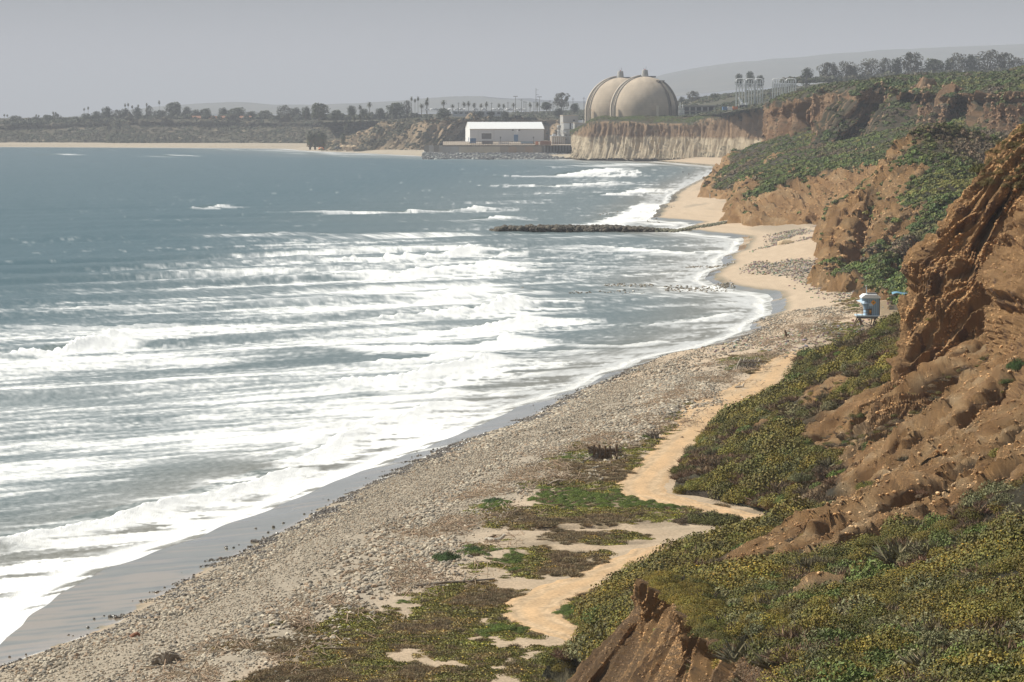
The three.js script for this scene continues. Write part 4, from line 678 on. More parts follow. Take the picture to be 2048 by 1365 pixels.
  for (const [geo, bare, n, lo, hi] of [[geoA, bareA, 60000, .08, .40], [geoB, bareB, 60000, .12, .52], [geoC, null, 26000, .2, .8]]) { const Q = geo.attributes.position.array, C = geo.attributes.color.array, N = geo.userData.n, m = Q.length / 3; for (let k = 0; k < n; k++) { const a = Math.floor(r() * m) * 3; v0.fromArray(Q, a); v1.fromArray(N, a); if (v0.y < 4.3 || r() > (bare ? bare(v0, v1) : v1.y < .6 ? 1 : 0)) continue; const s = lo + (hi - lo) * Math.pow(r(), 2.6), t = .58 + .42 * r(); lumps.push([v0.clone().addScaledVector(v1, -s * .45), s, [C[a] * t, C[a + 1] * t, C[a + 2] * t]]); } }
  { const m = stones('clods', 'crumbling lumps of earth on the bare faces of the farther headlands', lumps, stoneMat, 13); m.geometry = new THREE.IcosahedronGeometry(1, 0).scale(1, .8, .9); }
  { const m = stones('clods', 'crumbling lumps of brown earth on the near cliff and slope', clods, stoneMat, 11); m.geometry = new THREE.IcosahedronGeometry(1, 0).scale(1, .75, .85); }
  stones('rubble', 'loose pale stones on the eroded cliff and gullied slope', rubble, stoneMat, 9);
}
{ // dry sticks and twigs washed up along the top of the cobbles
  const r = rng(603), g = new THREE.CylinderGeometry(.5, 1, 1, 5); g.rotateZ(Math.PI / 2);
  const list = [];
  for (let k = 0; k < 26000; k++) { const D = mix(130, 420, Math.pow(r(), 1.3)), fe = flatEdge(D), x = fe + (r() + r() + r() - 1.9) * 5, n = fbm(x * .2, D * .08, 71, 3); if (n < .03 || r() > .8) continue; list.push([x, D, r()]); }
  const m = new THREE.InstancedMesh(g, std(.40, .31, .22, .9), list.length);
  list.forEach(([x, D, q], i) => { const L = .25 + 1.1 * q * q * q; dummy.position.set(x, groundH(x, -D) + .10 + .08 * r(), -D); dummy.rotation.set(r(), r() * 6.28, (r() - .5) * .45); dummy.scale.set(L, .015 + .02 * q, .015 + .02 * q); dummy.updateMatrix(); m.setMatrixAt(i, dummy.matrix); m.setColorAt(i, new THREE.Color().setRGB(...vary([.9, .85, .8], r, .45))); });
  m.name = numbered('driftwood_litter'); m.castShadow = true; scene.add(m); tag(m, 'tangled dry sticks and twigs washed up along the top of the cobbles', 'driftwood', null, 'stuff');
}

// ---------------------------------------------------------------- building blocks for things
const V = (x, y, z) => new THREE.Vector3(x, y, z);
const plain = (g) => { const q = g.index ? g.toNonIndexed() : g; for (const k of Object.keys(q.attributes)) if (!['position', 'normal', 'uv'].includes(k)) q.deleteAttribute(k); return q; };
const join = (...l) => mergeGeometries(l.flat().map(plain));
const bx = (w, h, d, x = 0, y = 0, z = 0, ry = 0) => { const g = new THREE.BoxGeometry(w, h, d); g.translate(0, h / 2, 0); if (ry) g.rotateY(ry); g.translate(x, y, z); return g; };
function rod(a, b, r0, r1 = r0, n = 7) { const d = b.clone().sub(a), L = d.length(), g = new THREE.CylinderGeometry(r1, r0, L, n); g.translate(0, L / 2, 0); g.applyQuaternion(new THREE.Quaternion().setFromUnitVectors(V(0, 1, 0), d.normalize())); g.translate(a.x, a.y, a.z); return g; }
function log(pts, r0, r1, seed = 1, n = 8) {      // a crooked tapering piece of driftwood through points
  const c = new THREE.CatmullRomCurve3(pts), g = new THREE.TubeGeometry(c, pts.length * 5, 1, n, false), P = g.attributes.position, m = pts.length * 5, q = new THREE.Vector3();
  for (let i = 0; i <= m; i++) { const o = c.getPointAt(i / m), r = mix(r0, r1, i / m); for (let j = 0; j <= n; j++) { const k = i * (n + 1) + j; q.fromBufferAttribute(P, k).sub(o).multiplyScalar(r * (1 + .3 * noise(i * .4, j * .9 % n, seed))).add(o); P.setXYZ(k, q.x, q.y, q.z); } }
  g.computeVertexNormals(); return g;
}
const M = {
  concrete: std(.47, .40, .32, .9), concreteDark: std(.22, .20, .18, .9), concreteGrey: std(.40, .39, .37, .9), white: std(.80, .80, .80, .6), tentRoof: std(.84, .84, .83, .55), greyWhite: std(.62, .62, .63, .6), dark: std(.035, .036, .04, .7), steel: std(.50, .52, .52, .5, { metalness: .3 }), steelDark: std(.12, .12, .125, .6), blue: std(.06, .15, .30, .5), orange: std(.60, .17, .035, .6), rust: std(.25, .11, .06, .8),
  red: std(.55, .03, .03, .5), wood: std(.16, .105, .06, .9), bleached: std(.50, .44, .36, .9), driftGrey: std(.27, .22, .17, .9), towerBlue: std(.26, .37, .48, .6), towerPale: std(.46, .56, .64, .55), glass: std(.02, .025, .03, .08), bark: std(.11, .085, .06, .95), tan: std(.50, .38, .24, .9), sign: std(.75, .33, .015, .5), black: std(.02, .02, .02, .6), tarp: std(.14, .30, .42, .6), skin: std(.35, .2, .13, .7), tyre: std(.02, .02, .02, .8),
};

// ---------------------------------------------------------------- the two containment domes
const domeMap = tileNoise(512, torus((u, v) => { const row = v * 26, line = Math.abs(row - Math.round(row)) < .05 ? .10 : 0; return .80 + .30 * fbm(u * 24, v * 5, 1.7, 4) + .10 * noise(u * 60, Math.floor(row) * .7, 3) - line; }));
const domeMat = new THREE.MeshStandardMaterial({ color: new THREE.Color().setRGB(.56, .455, .345), map: domeMap, bumpMap: domeMap, bumpScale: .12, roughness: .9 });
function dome(label, px, pyTop, D, R, yaw) {
  const top = at(px, pyTop, D), base = 6, spring = top.y - R - base, t = thing('containment_dome', label, 'dome', V(top.x, base, top.z), yaw, 'concrete containment domes');
  const prof = []; for (let k = 0; k <= 6; k++) prof.push(new THREE.Vector2(R, spring * k / 6)); for (let k = 1; k <= 26; k++) { const a = k / 26 * Math.PI / 2; prof.push(new THREE.Vector2(Math.max(.01, R * Math.cos(a)), spring + R * Math.sin(a))); }
  mesh('shell', new THREE.LatheGeometry(prof, 96), domeMat, t);
  const pt = (phi, th, r) => V(-Math.sin(phi) * Math.cos(th) * r, spring + Math.sin(th) * r, Math.cos(phi) * Math.cos(th) * r);
  const strip = (phi, w, r0, r1, th0, th1) => {          // a band that follows a meridian, standing proud of the shell
    const g = [], n = 26, side = V(-Math.cos(phi), 0, -Math.sin(phi)), pos = [], ix = [];
    for (let k = 0; k <= n + 3; k++) { let c0, c1; if (k < 3) { const y = spring * k / 3; c0 = V(-Math.sin(phi) * r0, y, Math.cos(phi) * r0); c1 = V(-Math.sin(phi) * r1, y, Math.cos(phi) * r1); if (th0 > 0) continue; } else { const th = mix(Math.max(0, th0), th1, (k - 3) / n); c0 = pt(phi, th, r0); c1 = pt(phi, th, r1); } for (const [c, s] of [[c0, -1], [c1, -1], [c1, 1], [c0, 1]]) pos.push(c.x + side.x * w * s, c.y, c.z + side.z * w * s); }
    const rows = pos.length / 12; for (let k = 0; k < rows - 1; k++) for (let j = 0; j < 3; j++) { const a = k * 4 + j, b = a + 1, c = a + 4, d = c + 1; ix.push(a, c, b, b, c, d); }
    const geo = new THREE.BufferGeometry(); geo.setAttribute('position', new THREE.Float32BufferAttribute(pos, 3)); geo.setIndex(ix); geo.computeVertexNormals(); return geo;
  };
  const ribMat = std(.55, .47, .38, .9), trackMat = std(.16, .13, .10, .8);
  ribMat.side = trackMat.side = THREE.DoubleSide;
  mesh('rib', strip(1.32, .9, R - .2, R + 1.3, -1, 1.45), ribMat, t);
  mesh('track', strip(1.20, .9, R - .2, R + .5, -1, 1.40), trackMat, t);
  mesh('rib', strip(1.10, .35, R - .2, R + .7, -1, 1.2), ribMat, t);
  for (const phi of [-.75, -1.12]) { mesh('track', strip(phi, .6, R - .2, R + .45, -1, .98), trackMat, t); const rail = mesh('rail', strip(phi - .055, .16, R - .2, R + 1.0, -1, 1.0), trackMat, t); mesh('platform', bx(3.2, .5, 1.6, 0, 0, 0).applyMatrix4(new THREE.Matrix4().makeTranslation(...pt(phi, 1.0, R + .6).toArray())), trackMat, t); }
  for (const phi of [.98, -.3, .05].slice(0, 2)) mesh('pilaster', bx(1.6, spring + 3.5, 1.6, -Math.sin(phi) * (R + 2.2), 0, Math.cos(phi) * (R + 2.2)), ribMat, t);
  const cap = mesh('vent_cap', new THREE.LatheGeometry([[2.6, -1.5], [2.5, 0], [2.0, 3.8], [1.9, 4.4], [1.75, 4.6], [.01, 4.6]].map((q) => new THREE.Vector2(...q)), 24).translate(0, spring + R, 0), M.concreteGrey, t);
  for (const [x, y] of [[.8, 7], [-.9, 6]]) mesh('antenna', rod(V(x, spring + R + 4.5, 0), V(x, spring + R + y, 0), .09), M.steelDark, t);
  mesh('beacon', new THREE.CylinderGeometry(.3, .3, .7, 10).translate(0, spring + R + 4.95, .2), M.red, t);
  mesh('platform', bx(6, 1.0, 4, 4.6, spring + R - .7, 0), M.steelDark, t);
}
dome('tan concrete containment dome in front, overlapping the other dome', 1290, 153, 1985, 23.7, 0);
dome('tan concrete containment dome behind, its right side hidden by the other', 1241, 155, 2050, 25.2, .03);

// ---------------------------------------------------------------- white tent building, sea wall, plant buildings
const box = (name, label, cat, px0, px1, py0, py1, D, depth, mat, o = {}) => {      // a block that spans those pixels at that distance, its foot sunk by o.sink
  const a = at(px0, py1, D), b = at(px1, py0, D), w = b.x - a.x, h = b.y - a.y + (o.sink ?? 0), t = thing(name, label, cat, V((a.x + b.x) / 2, a.y - (o.sink ?? 0), -D), o.turn ?? 0, o.group);
  mesh(o.part ?? 'body', bx(w, h, depth, 0, 0, -depth / 2), mat, t); return { t, w, h, d: depth };
};
{
  const p0 = at(940, 284, 2150), t = thing('tent_building', 'long white fabric building with a pitched roof behind the sea wall', 'building', p0, .15), L = 56.5, W = 26, H = 9.7, R = 14.6;
  const front = new THREE.Shape([[0, 0], [L, 0], [L, H], [0, H]].map((q) => new THREE.Vector2(...q))); front.holes.push(new THREE.Path([[8.7, 2.2], [16.4, 2.2], [16.4, 6.4], [8.7, 6.4]].map((q) => new THREE.Vector2(...q))));
  mesh('wall', new THREE.ExtrudeGeometry(front, { depth: .25, bevelEnabled: false }).translate(0, 0, -.25), M.greyWhite, t);  // front wall greyed to paint in its shade, gables left white
  const gable = new THREE.Shape([[0, 0], [W, 0], [W, H], [W / 2, R], [0, H]].map((q) => new THREE.Vector2(...q)));
  for (const x of [0, L - .25]) mesh('gable_wall', new THREE.ExtrudeGeometry(gable, { depth: .25, bevelEnabled: false }).rotateY(Math.PI / 2).translate(x, 0, 0), M.white, t);
  const roof = new THREE.Shape([[-.5, H - .15], [W / 2, R + .05], [W + .5, H - .15], [W + .5, H + .15], [W / 2, R + .4], [-.5, H + .15]].map((q) => new THREE.Vector2(...q)));
  mesh('roof', new THREE.ExtrudeGeometry(roof, { depth: L + .6, bevelEnabled: false }).rotateY(Math.PI / 2).translate(-.3, 0, 0), M.tentRoof, t);
  const d = mesh('door', bx(7.7, 4.2, .1, 12.55, 2.2, -.6), M.steelDark, t); mesh('door_slat', join([0, 1, 2, 3, 4, 5].map((k) => bx(7.6, .12, .06, 12.55, 2.6 + k * .65, -.5))), M.concreteDark, d);
  mesh('door_frame', join(bx(.4, 4.6, .3, 8.5, 2.0, .15), bx(.4, 4.6, .3, 16.6, 2.0, .15), bx(8.5, .4, .3, 12.55, 6.6, .15)), M.white, t);
  for (const x of [6.2, 18.3]) mesh('seam', bx(.12, H, .08, x, 0, .05), M.concreteGrey, t);
  mesh('eave_trim', bx(L + .4, .3, .3, L / 2, H - .45, .18), M.tan, t);
  mesh('side_door', bx(.1, 3.2, 2.6, -.08, 0, -7), M.blue, t);
  mesh('skirt', bx(L, .5, .2, L / 2, 0, .16), M.concreteGrey, t);
}
{
  const t = thing('air_handler', 'blue cabinet with two bent ducts against the white tent building', 'equipment', at(1032, 284, 2142));
  mesh('cabinet', join(bx(3.2, 4.6, 2, 0, .8, 0), bx(2.4, .8, 1.6, 0, 0, 0)), M.blue, t);
  for (const s of [-1, 1]) { const d = mesh('duct', new THREE.TubeGeometry(new THREE.CatmullRomCurve3([V(s * .8, 5.2, 0), V(s * .8, 7.6, 0), V(s * 1.1, 8.5, 0), V(s * 1.9, 8.8, 0)]), 16, .35, 10), M.greyWhite, t); mesh('hood', bx(1.3, 1.1, 1.1, s * 2.4, 8.3, 0), M.steelDark, d); }
}
{
  const a = at(885, 305, 2100), b = at(1083, 305, 2092), n = 12, L = b.x - a.x, w = L / n, top = at(885, 293, 2100).y;
  const t = thing('sea_wall', 'weathered concrete sea wall in panels in front of the white tent building', 'sea wall', V(a.x, 0, a.z));
  const tones = [M.concreteDark, M.concreteGrey, M.concrete].map((m) => m), stained = std(.33, .29, .25), pale = std(.50, .46, .38), rusty = std(.36, .27, .20);
  for (let k = 0; k < n; k++) mesh('panel', bx(w - .15, top, .8, (k + .5) * w, 0, -.4 - .02 * (k % 3)), k < 2 ? M.concreteGrey : k < 7 ? pale : k % 2 ? stained : rusty, t);
  mesh('capping', bx(L, .5, 1.2, L / 2, top + .003, -.4), M.concreteDark, t);
  const rails = []; for (let k = 0; k <= 48; k++) rails.push(bx(.12, 3.2, .12, L * k / 48, top + .5, -.6)); for (const y of [1.4, 2.4, 3.6]) rails.push(bx(L, .1, .1, L / 2, top + y, -.6));
  mesh('railing', join(rails), M.rust, t);
  const c = at(1150, 300, 2190), dx = c.x - b.x, dz = c.z - b.z, L2 = Math.hypot(dx, dz), t2 = thing('sea_wall', 'ribbed grey sea wall running back from the panelled wall to the bluff', 'sea wall', V(b.x + .2, 0, b.z), Math.atan2(-dz, dx));
  for (let k = 0; k < 22; k++) mesh('panel', bx(L2 / 22 - .12, top + .3, .8, (k + .5) * L2 / 22, 0, 0), k % 2 ? M.concreteGrey : M.concreteDark, t2);
  const r2 = []; for (let k = 0; k <= 30; k++) r2.push(bx(.12, 2.6, .12, L2 * k / 30, top + .3, 0)); for (const y of [1.2, 2.2]) r2.push(bx(L2, .1, .1, L2 / 2, top + y, 0)); mesh('railing', join(r2), M.rust, t2);
  const p = at(848, 301, 2130), e = at(886, 300, 2110), t3 = thing('sea_wall', 'low dark retaining wall at the left end of the panelled sea wall', 'sea wall', V(p.x, 0, p.z)); for (let k = 0; k < 4; k++) mesh('panel', bx((e.x - p.x) / 4 - .1, at(848, 291, 2130).y, .8, (e.x - p.x) / 4 * (k + .5), 0, 0), k % 2 ? M.concreteGrey : M.concreteDark, t3);
  const apron = sheet(12, 6, (u, v) => { const q = at(mix(886, 1160, u), 287, mix(2101, 2420, v)); return V(q.x, 9 - .3 * smooth(.2, 0, v), q.z); }, { color: () => [.42, .35, .27], uv: (p) => [p.x, p.z] });
  tag(mesh('yard', apron, farMat), 'paved plant yard behind the sea wall', 'yard', null, 'structure');
}
{
  const T = .15;
  const A = box('concrete_building', 'tall blank concrete block right of the white tent building', 'building', 1126, 1157, 232, 288, 2170, 14, M.concreteGrey, { turn: T });
  mesh('parapet', bx(A.w + .4, .6, 14.4, 0, A.h, -7), M.concrete, A.t); mesh('window', bx(1.4, 1.2, .2, 2.5, A.h - 4, .02), M.dark, A.t); mesh('pipe', rod(V(-4.6, 2, .3), V(-4.6, A.h - 2, .3), .15), M.steel, A.t);
  const B = box('office_block', 'pale plant building with two white facade panels in front of the concrete block', 'building', 1127, 1152, 246, 288, 2160, 8, M.concreteGrey, { turn: T });
  for (const [x, w] of [[-2.3, 4.4], [2.7, 3.4]]) mesh('facade_panel', bx(w, 4.4, .4, x, B.h - 4.6, .2), M.white, B.t); mesh('brace', bx(.8, 4.6, .3, .35, B.h - 4.7, .4), M.dark, B.t); mesh('roof', bx(B.w + .6, .4, 8.6, 0, B.h, -4), M.concrete, B.t);
  for (const [x, y] of [[-2.6, 6], [0, 6], [2.8, 6], [-2.6, 3], [1.4, 3]]) mesh('window', bx(1.1, 1.1, .2, x, y, .02), M.dark, B.t);
  const C = box('plant_building', 'grey plant building with one dark window beside the bluff edge', 'building', 1149, 1174, 247, 288, 2140, 12, M.concreteGrey, { turn: .05 });
  mesh('window', bx(2.4, 2.2, .2, .6, C.h - 4.5, .02), M.dark, C.t); mesh('roof', bx(C.w + .5, .5, 12.5, 0, C.h, -6), M.concrete, C.t); mesh('vent', new THREE.CylinderGeometry(.8, .8, 2.2, 14).translate(2, C.h + 1.6, -3), M.steel, C.t); mesh('door', bx(1.3, 2.4, .15, -2.6, 0, .03), M.steelDark, C.t);
  const E = box('pump_house', 'low pale pump house with vertical ribs behind the ribbed sea wall', 'building', 1103, 1131, 273, 290, 2150, 9, M.concrete, { turn: T });
  for (let k = 0; k < 7; k++) mesh('rib', bx(.35, E.h - .6, .3, -E.w / 2 + .8 + k * 1.45, 0, .12), M.white, E.t); mesh('roof', bx(E.w + .4, .4, 9.4, 0, E.h, -4.5), M.white, E.t); mesh('roof_unit', bx(2.4, 1.6, 2, -3, E.h + .4, -3), M.greyWhite, E.t);
  const s = thing('vent_stack', 'short round vent stack rising above the low pump house', 'stack', at(1118, 274, 2154)); mesh('shaft', new THREE.LatheGeometry([[1.5, 0], [1.4, 2], [1.1, 2.4], [1.1, 6.5], [1.5, 6.8], [1.5, 8.8], [.01, 8.8]].map((q) => new THREE.Vector2(...q)), 18), M.concreteGrey, s); mesh('collar', new THREE.TorusGeometry(1.2, .18, 8, 18).rotateX(Math.PI / 2).translate(0, 4.6, 0), M.white, s);
  const k = thing('pipe_rack', 'white pipe rack and tanks beneath the facade panels of the plant', 'pipe rack', at(1136, 280, 2146)), fr = []; for (let i = 0; i < 6; i++) fr.push(bx(.25, 7, .25, -5 + i * 2, 0, 0)); for (const y of [2.4, 4.8, 6.9]) fr.push(bx(10.6, .25, 1.2, 0, y, 0)); mesh('frame', join(fr), M.steel, k);
  for (const [x, y] of [[-2.6, 5.2], [2, 5.2], [3.5, 2.8]]) mesh('tank', new THREE.CylinderGeometry(.8, .8, 2.6, 14).rotateZ(Math.PI / 2).translate(x, y + .6, 0), M.white, k);
  const F = box('frame_building', 'dark open concrete frame building right of the domes', 'building', 1366, 1430, 212, 238, 1960, 14, M.dark, { part: 'interior_shade' });  // near-black block painted as the shade inside the open frame
  for (let i = 0; i < 6; i++) mesh('column', bx(1.0, F.h, 1.0, -F.w / 2 + .5 + i * (F.w - 1) / 5, 0, .6), M.concreteGrey, F.t); for (const y of [F.h * .55, F.h - .8]) mesh('beam', bx(F.w + .6, .8, .9, 0, y, .75), M.concreteDark, F.t); mesh('roof', bx(F.w + 1, .5, 16, 0, F.h + .01, -6.6), M.concreteGrey, F.t);
  const g = thing('pipe_rack', 'pale upright pipes between the front dome and the frame building', 'pipe rack', at(1363, 238, 1955)), pp = []; for (const [x, h] of [[-1.7, 9], [-.9, 11.5], [0, 7.5], [.9, 10], [1.7, 6]]) pp.push(rod(V(x, 0, 0), V(x, h, 0), .3)); for (const q of pp) mesh('pipe', q, M.white, g); for (const y of [3.4, 6.6]) mesh('frame', bx(4.4, .3, .5, 0, y, 0), M.steelDark, g);
  const H = box('long_low_building', 'long low white building behind the plant parking lot', 'building', 905, 1004, 223, 231, 2560, 14, M.greyWhite, { sink: 1 }); mesh('roof', bx(H.w + 1, .5, 15, 0, H.h, -7), M.white, H.t); for (let i = 0; i < 9; i++) mesh('window', bx(2.6, 1.1, .2, -H.w / 2 + 3 + i * (H.w - 6) / 8, H.h - 2.0, .02), M.dark, H.t);
}
{ // small plant yard things on the sea wall
  for (const [px, py, w, h, m, name, label, cat] of [[946, 284, 4.6, 3.4, M.blue, 'storage_bin', 'blue storage bin at the left end of the tent building', 'bin'], [975, 286, 8, 2.2, M.steelDark, 'trailer', 'dark flat trailer parked below the tent building door', 'trailer'], [1054, 285, 9, 1.5, M.towerBlue, 'pipe_cover', 'pale blue pipe cover right of the blue cabinet', 'cover'], [1074, 288, 2.2, 2.6, M.orange, 'barrel_stack', 'small orange stack at the right corner of the sea wall', 'barrels'], [1091, 289, 8, 3.2, M.rust, 'container', 'rust red container at the bend of the sea wall', 'container'], [1008, 286, 8, 1.1, M.greyWhite, 'barrier', 'white barrier along the foot of the tent building', 'barrier']]) {
    const t = thing(name, label, cat, at(px, py + 3, 2112)); mesh('body', join(bx(w, h, 2, 0, .3, 0), bx(w * .96, .14, 2.1, 0, h + .3, 0)), m, t); for (const s of [-.4, .4]) mesh('skid', bx(.5, .3, 1.8, w * s, 0, 0), M.black, t); for (let k = 1; k < 4; k++) mesh('rib', bx(.12, h * .9, .08, -w / 2 + w * k / 4, .35, 1.02), m, t);
  }
  for (const [px, l] of [[1001, 'small dark light tower left of the blue cabinet'], [1067, 'small dark light tower near the right end of the tent building']]) { const t = thing('light_tower', l, 'light tower', at(px, 288, 2125)); mesh('mast', join(rod(V(0, 0, 0), V(0, 5, 0), .14), rod(V(-1, 0, 0), V(0, 1.6, 0), .08), rod(V(1, 0, 0), V(0, 1.6, 0), .08)), M.steelDark, t); for (const [w, y] of [[1.3, 4.8], [.9, 4.1]]) mesh('lamp_head', bx(w, .5, .5, 0, y, 0), M.steelDark, t); mesh('generator', bx(1.7, 1.2, 1.2, 0, .2, .3), M.concreteDark, t); }
}
// riprap and groin
{
  const r = rng(700), list = [];
  for (let k = 0; k < 5200; k++) { const px = mix(846, 1150, r()), q = r(), back = px > 1083 ? 2092 + (px - 1083) * 1.4 : px < 885 ? 2118 : 2090, D = mix(1990, back, q), p = at(px, 300, D); const y = mix(-.4, 2.6, Math.pow(q, .7)) + (r() - .5) * .5, s = .7 + .9 * r(); if (px > 1125 && q < (px - 1125) / 30) continue; list.push([V(p.x, y, p.z), s, vary(r() < .2 ? [.30, .30, .28] : [.075, .08, .085], r, .4)]); }
  stones('riprap', 'dark boulder riprap along the water below the sea wall', list, stoneMat, 21);
  const g = [];
  for (let k = 0; k < 3600; k++) { const u = Math.pow(r(), .8), px = mix(984, 1490, u), taper = smooth(0, .05, u), body = 1 - .85 * smooth(.45, .80, u); const p = on(px, 463.5 + (r() - .5) * 2.6 - 1.2 * body, 0), y = mix(.1, 1.2 * r(), body * taper) + Math.max(0, groundH(p.x, p.z)), s = mix(.28, .75, body) * (.6 + .8 * r()); if (body < .3 && r() < .35) continue; g.push([V(p.x, y - .1, p.z + (r() - .5) * 5), s, vary(body > .5 ? [.075, .062, .042] : [.15, .14, .09], r, .4)]); }
  stones('groin', 'low dark rock groin reaching out from the beach into the surf', g, stoneMat, 23);
  const f = [];
  for (const [x0, x1, y, n, sp] of [[1022, 1072, 579, 40, 3], [1210, 1310, 571, 120, 4], [1330, 1470, 579, 300, 7], [1140, 1290, 585, 50, 5], [1372, 1470, 535, 170, 3], [1200, 1300, 427, 60, 6], [1285, 1350, 420, 60, 5], [1295, 1320, 444, 40, 3]]) for (let k = 0; k < n; k++) { const p = on(mix(x0, x1, r()), y + (r() + r() - 1) * sp, 0), s = .12 + .26 * r() * r(); f.push([V(p.x, Math.max(0, groundH(p.x, p.z)) - s * .05, p.z), s, vary([.20, .165, .115], r, .4)]); }
  stones('reef_rocks', 'scattered dark rocks awash in the shallows beside the beach', f, wetStoneMat, 25);
  const b = thing('boulder', 'single pale boulder on the sand at the foot of the mid headland', 'boulder', onGround(1571, 488, 3.6)); mesh('rock', stone(33).scale(2.0, 1.7, 1.6), M.tan, b);
}
// switchyard frames, poles, crane, containers
for (const [k, [x0, x1, n]] of [[1473, 1491, 4], [1493, 1509, 4], [1511, 1526, 4], [1546, 1570, 6], [1573, 1592, 5]].entries()) {
  const a = at(x0, 216, 1850), w = at(x1, 216, 1850).x - a.x, h = at(x0, 158, 1850).y - a.y, t = thing('switchyard_frame', `white steel switchyard frame, ${ORD[k]} from the left of five`, 'steel frame', a, 0, 'switchyard frames behind the bluff edge');
  for (let i = 0; i < n; i++) for (const z of [0, -4]) mesh('post', rod(V(w * i / (n - 1), -4, z), V(w * i / (n - 1), h - .8, z), .24, .2), M.steel, t);
  for (const z of [0, -4]) mesh('top_beam', new THREE.TubeGeometry(new THREE.CatmullRomCurve3([V(0, h - 1.6, z), V(.15, h - .4, z), V(1, h, z), V(w - 1, h, z), V(w - .15, h - .4, z), V(w, h - 1.6, z)]), 24, .3, 7), M.white, t);
  for (const z of [0, -4]) mesh('cross_beam', bx(w, .4, .4, w / 2, h - 3.4, z), M.white, t);
  for (let i = 0; i < n - 1; i++) mesh('insulator', rod(V(w * (i + .5) / (n - 1), h - 3.4, 0), V(w * (i + .5) / (n - 1), h - 6, 0), .14), M.steelDark, t);
}
{
  const POLES = [[917, 205, 224, 0], [950, 206, 224, 0], [983, 205, 224, 0], [1016, 204, 224, 0], [1031, 193, 226, 1], [1043, 198, 226, 2], [1048, 201, 228, 0], [1052, 202, 228, 0], [1068, 203, 228, 0], [1072, 176, 228, 3], [1079, 194, 226, 1], [1100, 200, 228, 0], [1106, 203, 228, 0], [1127, 206, 228, 0], [1146, 195, 228, 0], [1168, 194, 226, 0], [1097, 250, 284, 1], [1541, 180, 208, 0]];
  const where = ['in the plant parking lot', 'behind the white tent building'];
  POLES.forEach(([px, y0, y1, kind], k) => {
    const D = px === 1097 ? 2170 : px > 1500 ? 1840 : 2440, a = at(px, y1, D), h = at(px, y0, D).y - a.y, t = thing(kind === 1 ? 'street_lamp' : kind === 3 ? 'radio_mast' : 'utility_pole', kind === 3 ? 'tallest thin mast with side arms behind the white tent building' : px === 1097 ? 'lamp post with a wide head between tent building and pump house' : px > 1500 ? 'thin dark pole between the two groups of switchyard frames' : `${kind === 1 ? 'grey lamp post with a double head' : 'thin dark utility pole'}, ${ORD[k]} pole from the left above the sea wall`, kind === 1 ? 'lamp post' : kind === 3 ? 'mast' : 'utility pole', a, 0, 'poles behind the white tent building');
    mesh('pole', rod(V(0, -1, 0), V(0, h, 0), .26, .17), M.steelDark, t);
    if (kind === 1) { mesh('arm', bx(3.6, .2, .2, 0, h - .2, 0), M.steelDark, t); for (const s of [-1.5, -.5, .5, 1.5]) mesh('lamp_head', bx(.8, .35, .5, s, h, 0), M.steelDark, t); }
    else if (kind === 3) { for (const y of [.92, .74, .55]) mesh('arm', bx(2.4, .2, .2, 1.0, h * y, 0), M.steelDark, t); }
    else { mesh('cross_arm', bx(2.2, .2, .2, 0, h * .88, 0), M.steelDark, t); for (const s of [-1, 1]) mesh('insulator', rod(V(s, h * .88, 0), V(s, h * .88 + .7, 0), .1), M.concreteGrey, t); }
  });
  const q = at(1612, 200, 1560), H = at(1612, 155, 1560).y - q.y, t = thing('utility_pole', 'stout dark pole with equipment boxes right of the switchyard frames', 'utility pole', q); mesh('pole', rod(V(0, -1, 0), V(0, H, 0), .35, .25), M.steelDark, t); for (const [y, s] of [[.97, 1.2], [.78, 1.5], [.5, 1.3]]) mesh('equipment_box', bx(s, 1.2, 1, .2, H * y - .6, 0), M.steelDark, t);
  for (const [px0, px1, py0, py1, m, label] of [[1446, 1455, 213.5, 219, M.blue, 'blue shipping container left of the crane'], [1456.5, 1465, 213.5, 219, M.greyWhite, 'pale shipping container between the blue and the orange one'], [1467, 1476, 213, 218.5, M.orange, 'orange shipping container beside the crane'], [1546, 1558, 205, 209.5, M.blue, 'blue shipping container below the right switchyard frames']]) {
    const c = box('shipping_container', label, 'container', px0, px1, py0, py1, 1775, 6, m, { sink: .4, group: 'shipping containers by the switchyard' }); for (let k = 0; k < 6; k++) mesh('rib', bx(.12, c.h - .3, .1, -c.w / 2 + .3 + k * (c.w - .6) / 5, .15, .03), m, c.t); mesh('door', bx(.1, c.h - .3, 2.2, c.w / 2, .15, -3), M.steelDark, c.t);
  }
  const c = thing('crane_truck', 'white crane truck with its boom raised before the switchyard frames', 'crane', at(1487, 215, 1770)); mesh('chassis', bx(5, .9, 2.4, 0, .6, 0), M.steelDark, c); mesh('cab', bx(1.6, 1.6, 2.2, 1.9, 1.503, 0), M.white, c); mesh('turret', bx(1.9, 1.2, 2.2, -.6, 1.503, 0), M.white, c); mesh('boom', rod(V(-.6, 2, 0), V(-2.9, 6.2, 0), .7, .42, 4), M.white, c); for (const x of [-1.8, -.6, 1.8]) mesh('wheel', new THREE.CylinderGeometry(.55, .55, 2.5, 14).rotateX(Math.PI / 2).translate(x, .55, 0), M.tyre, c);
}
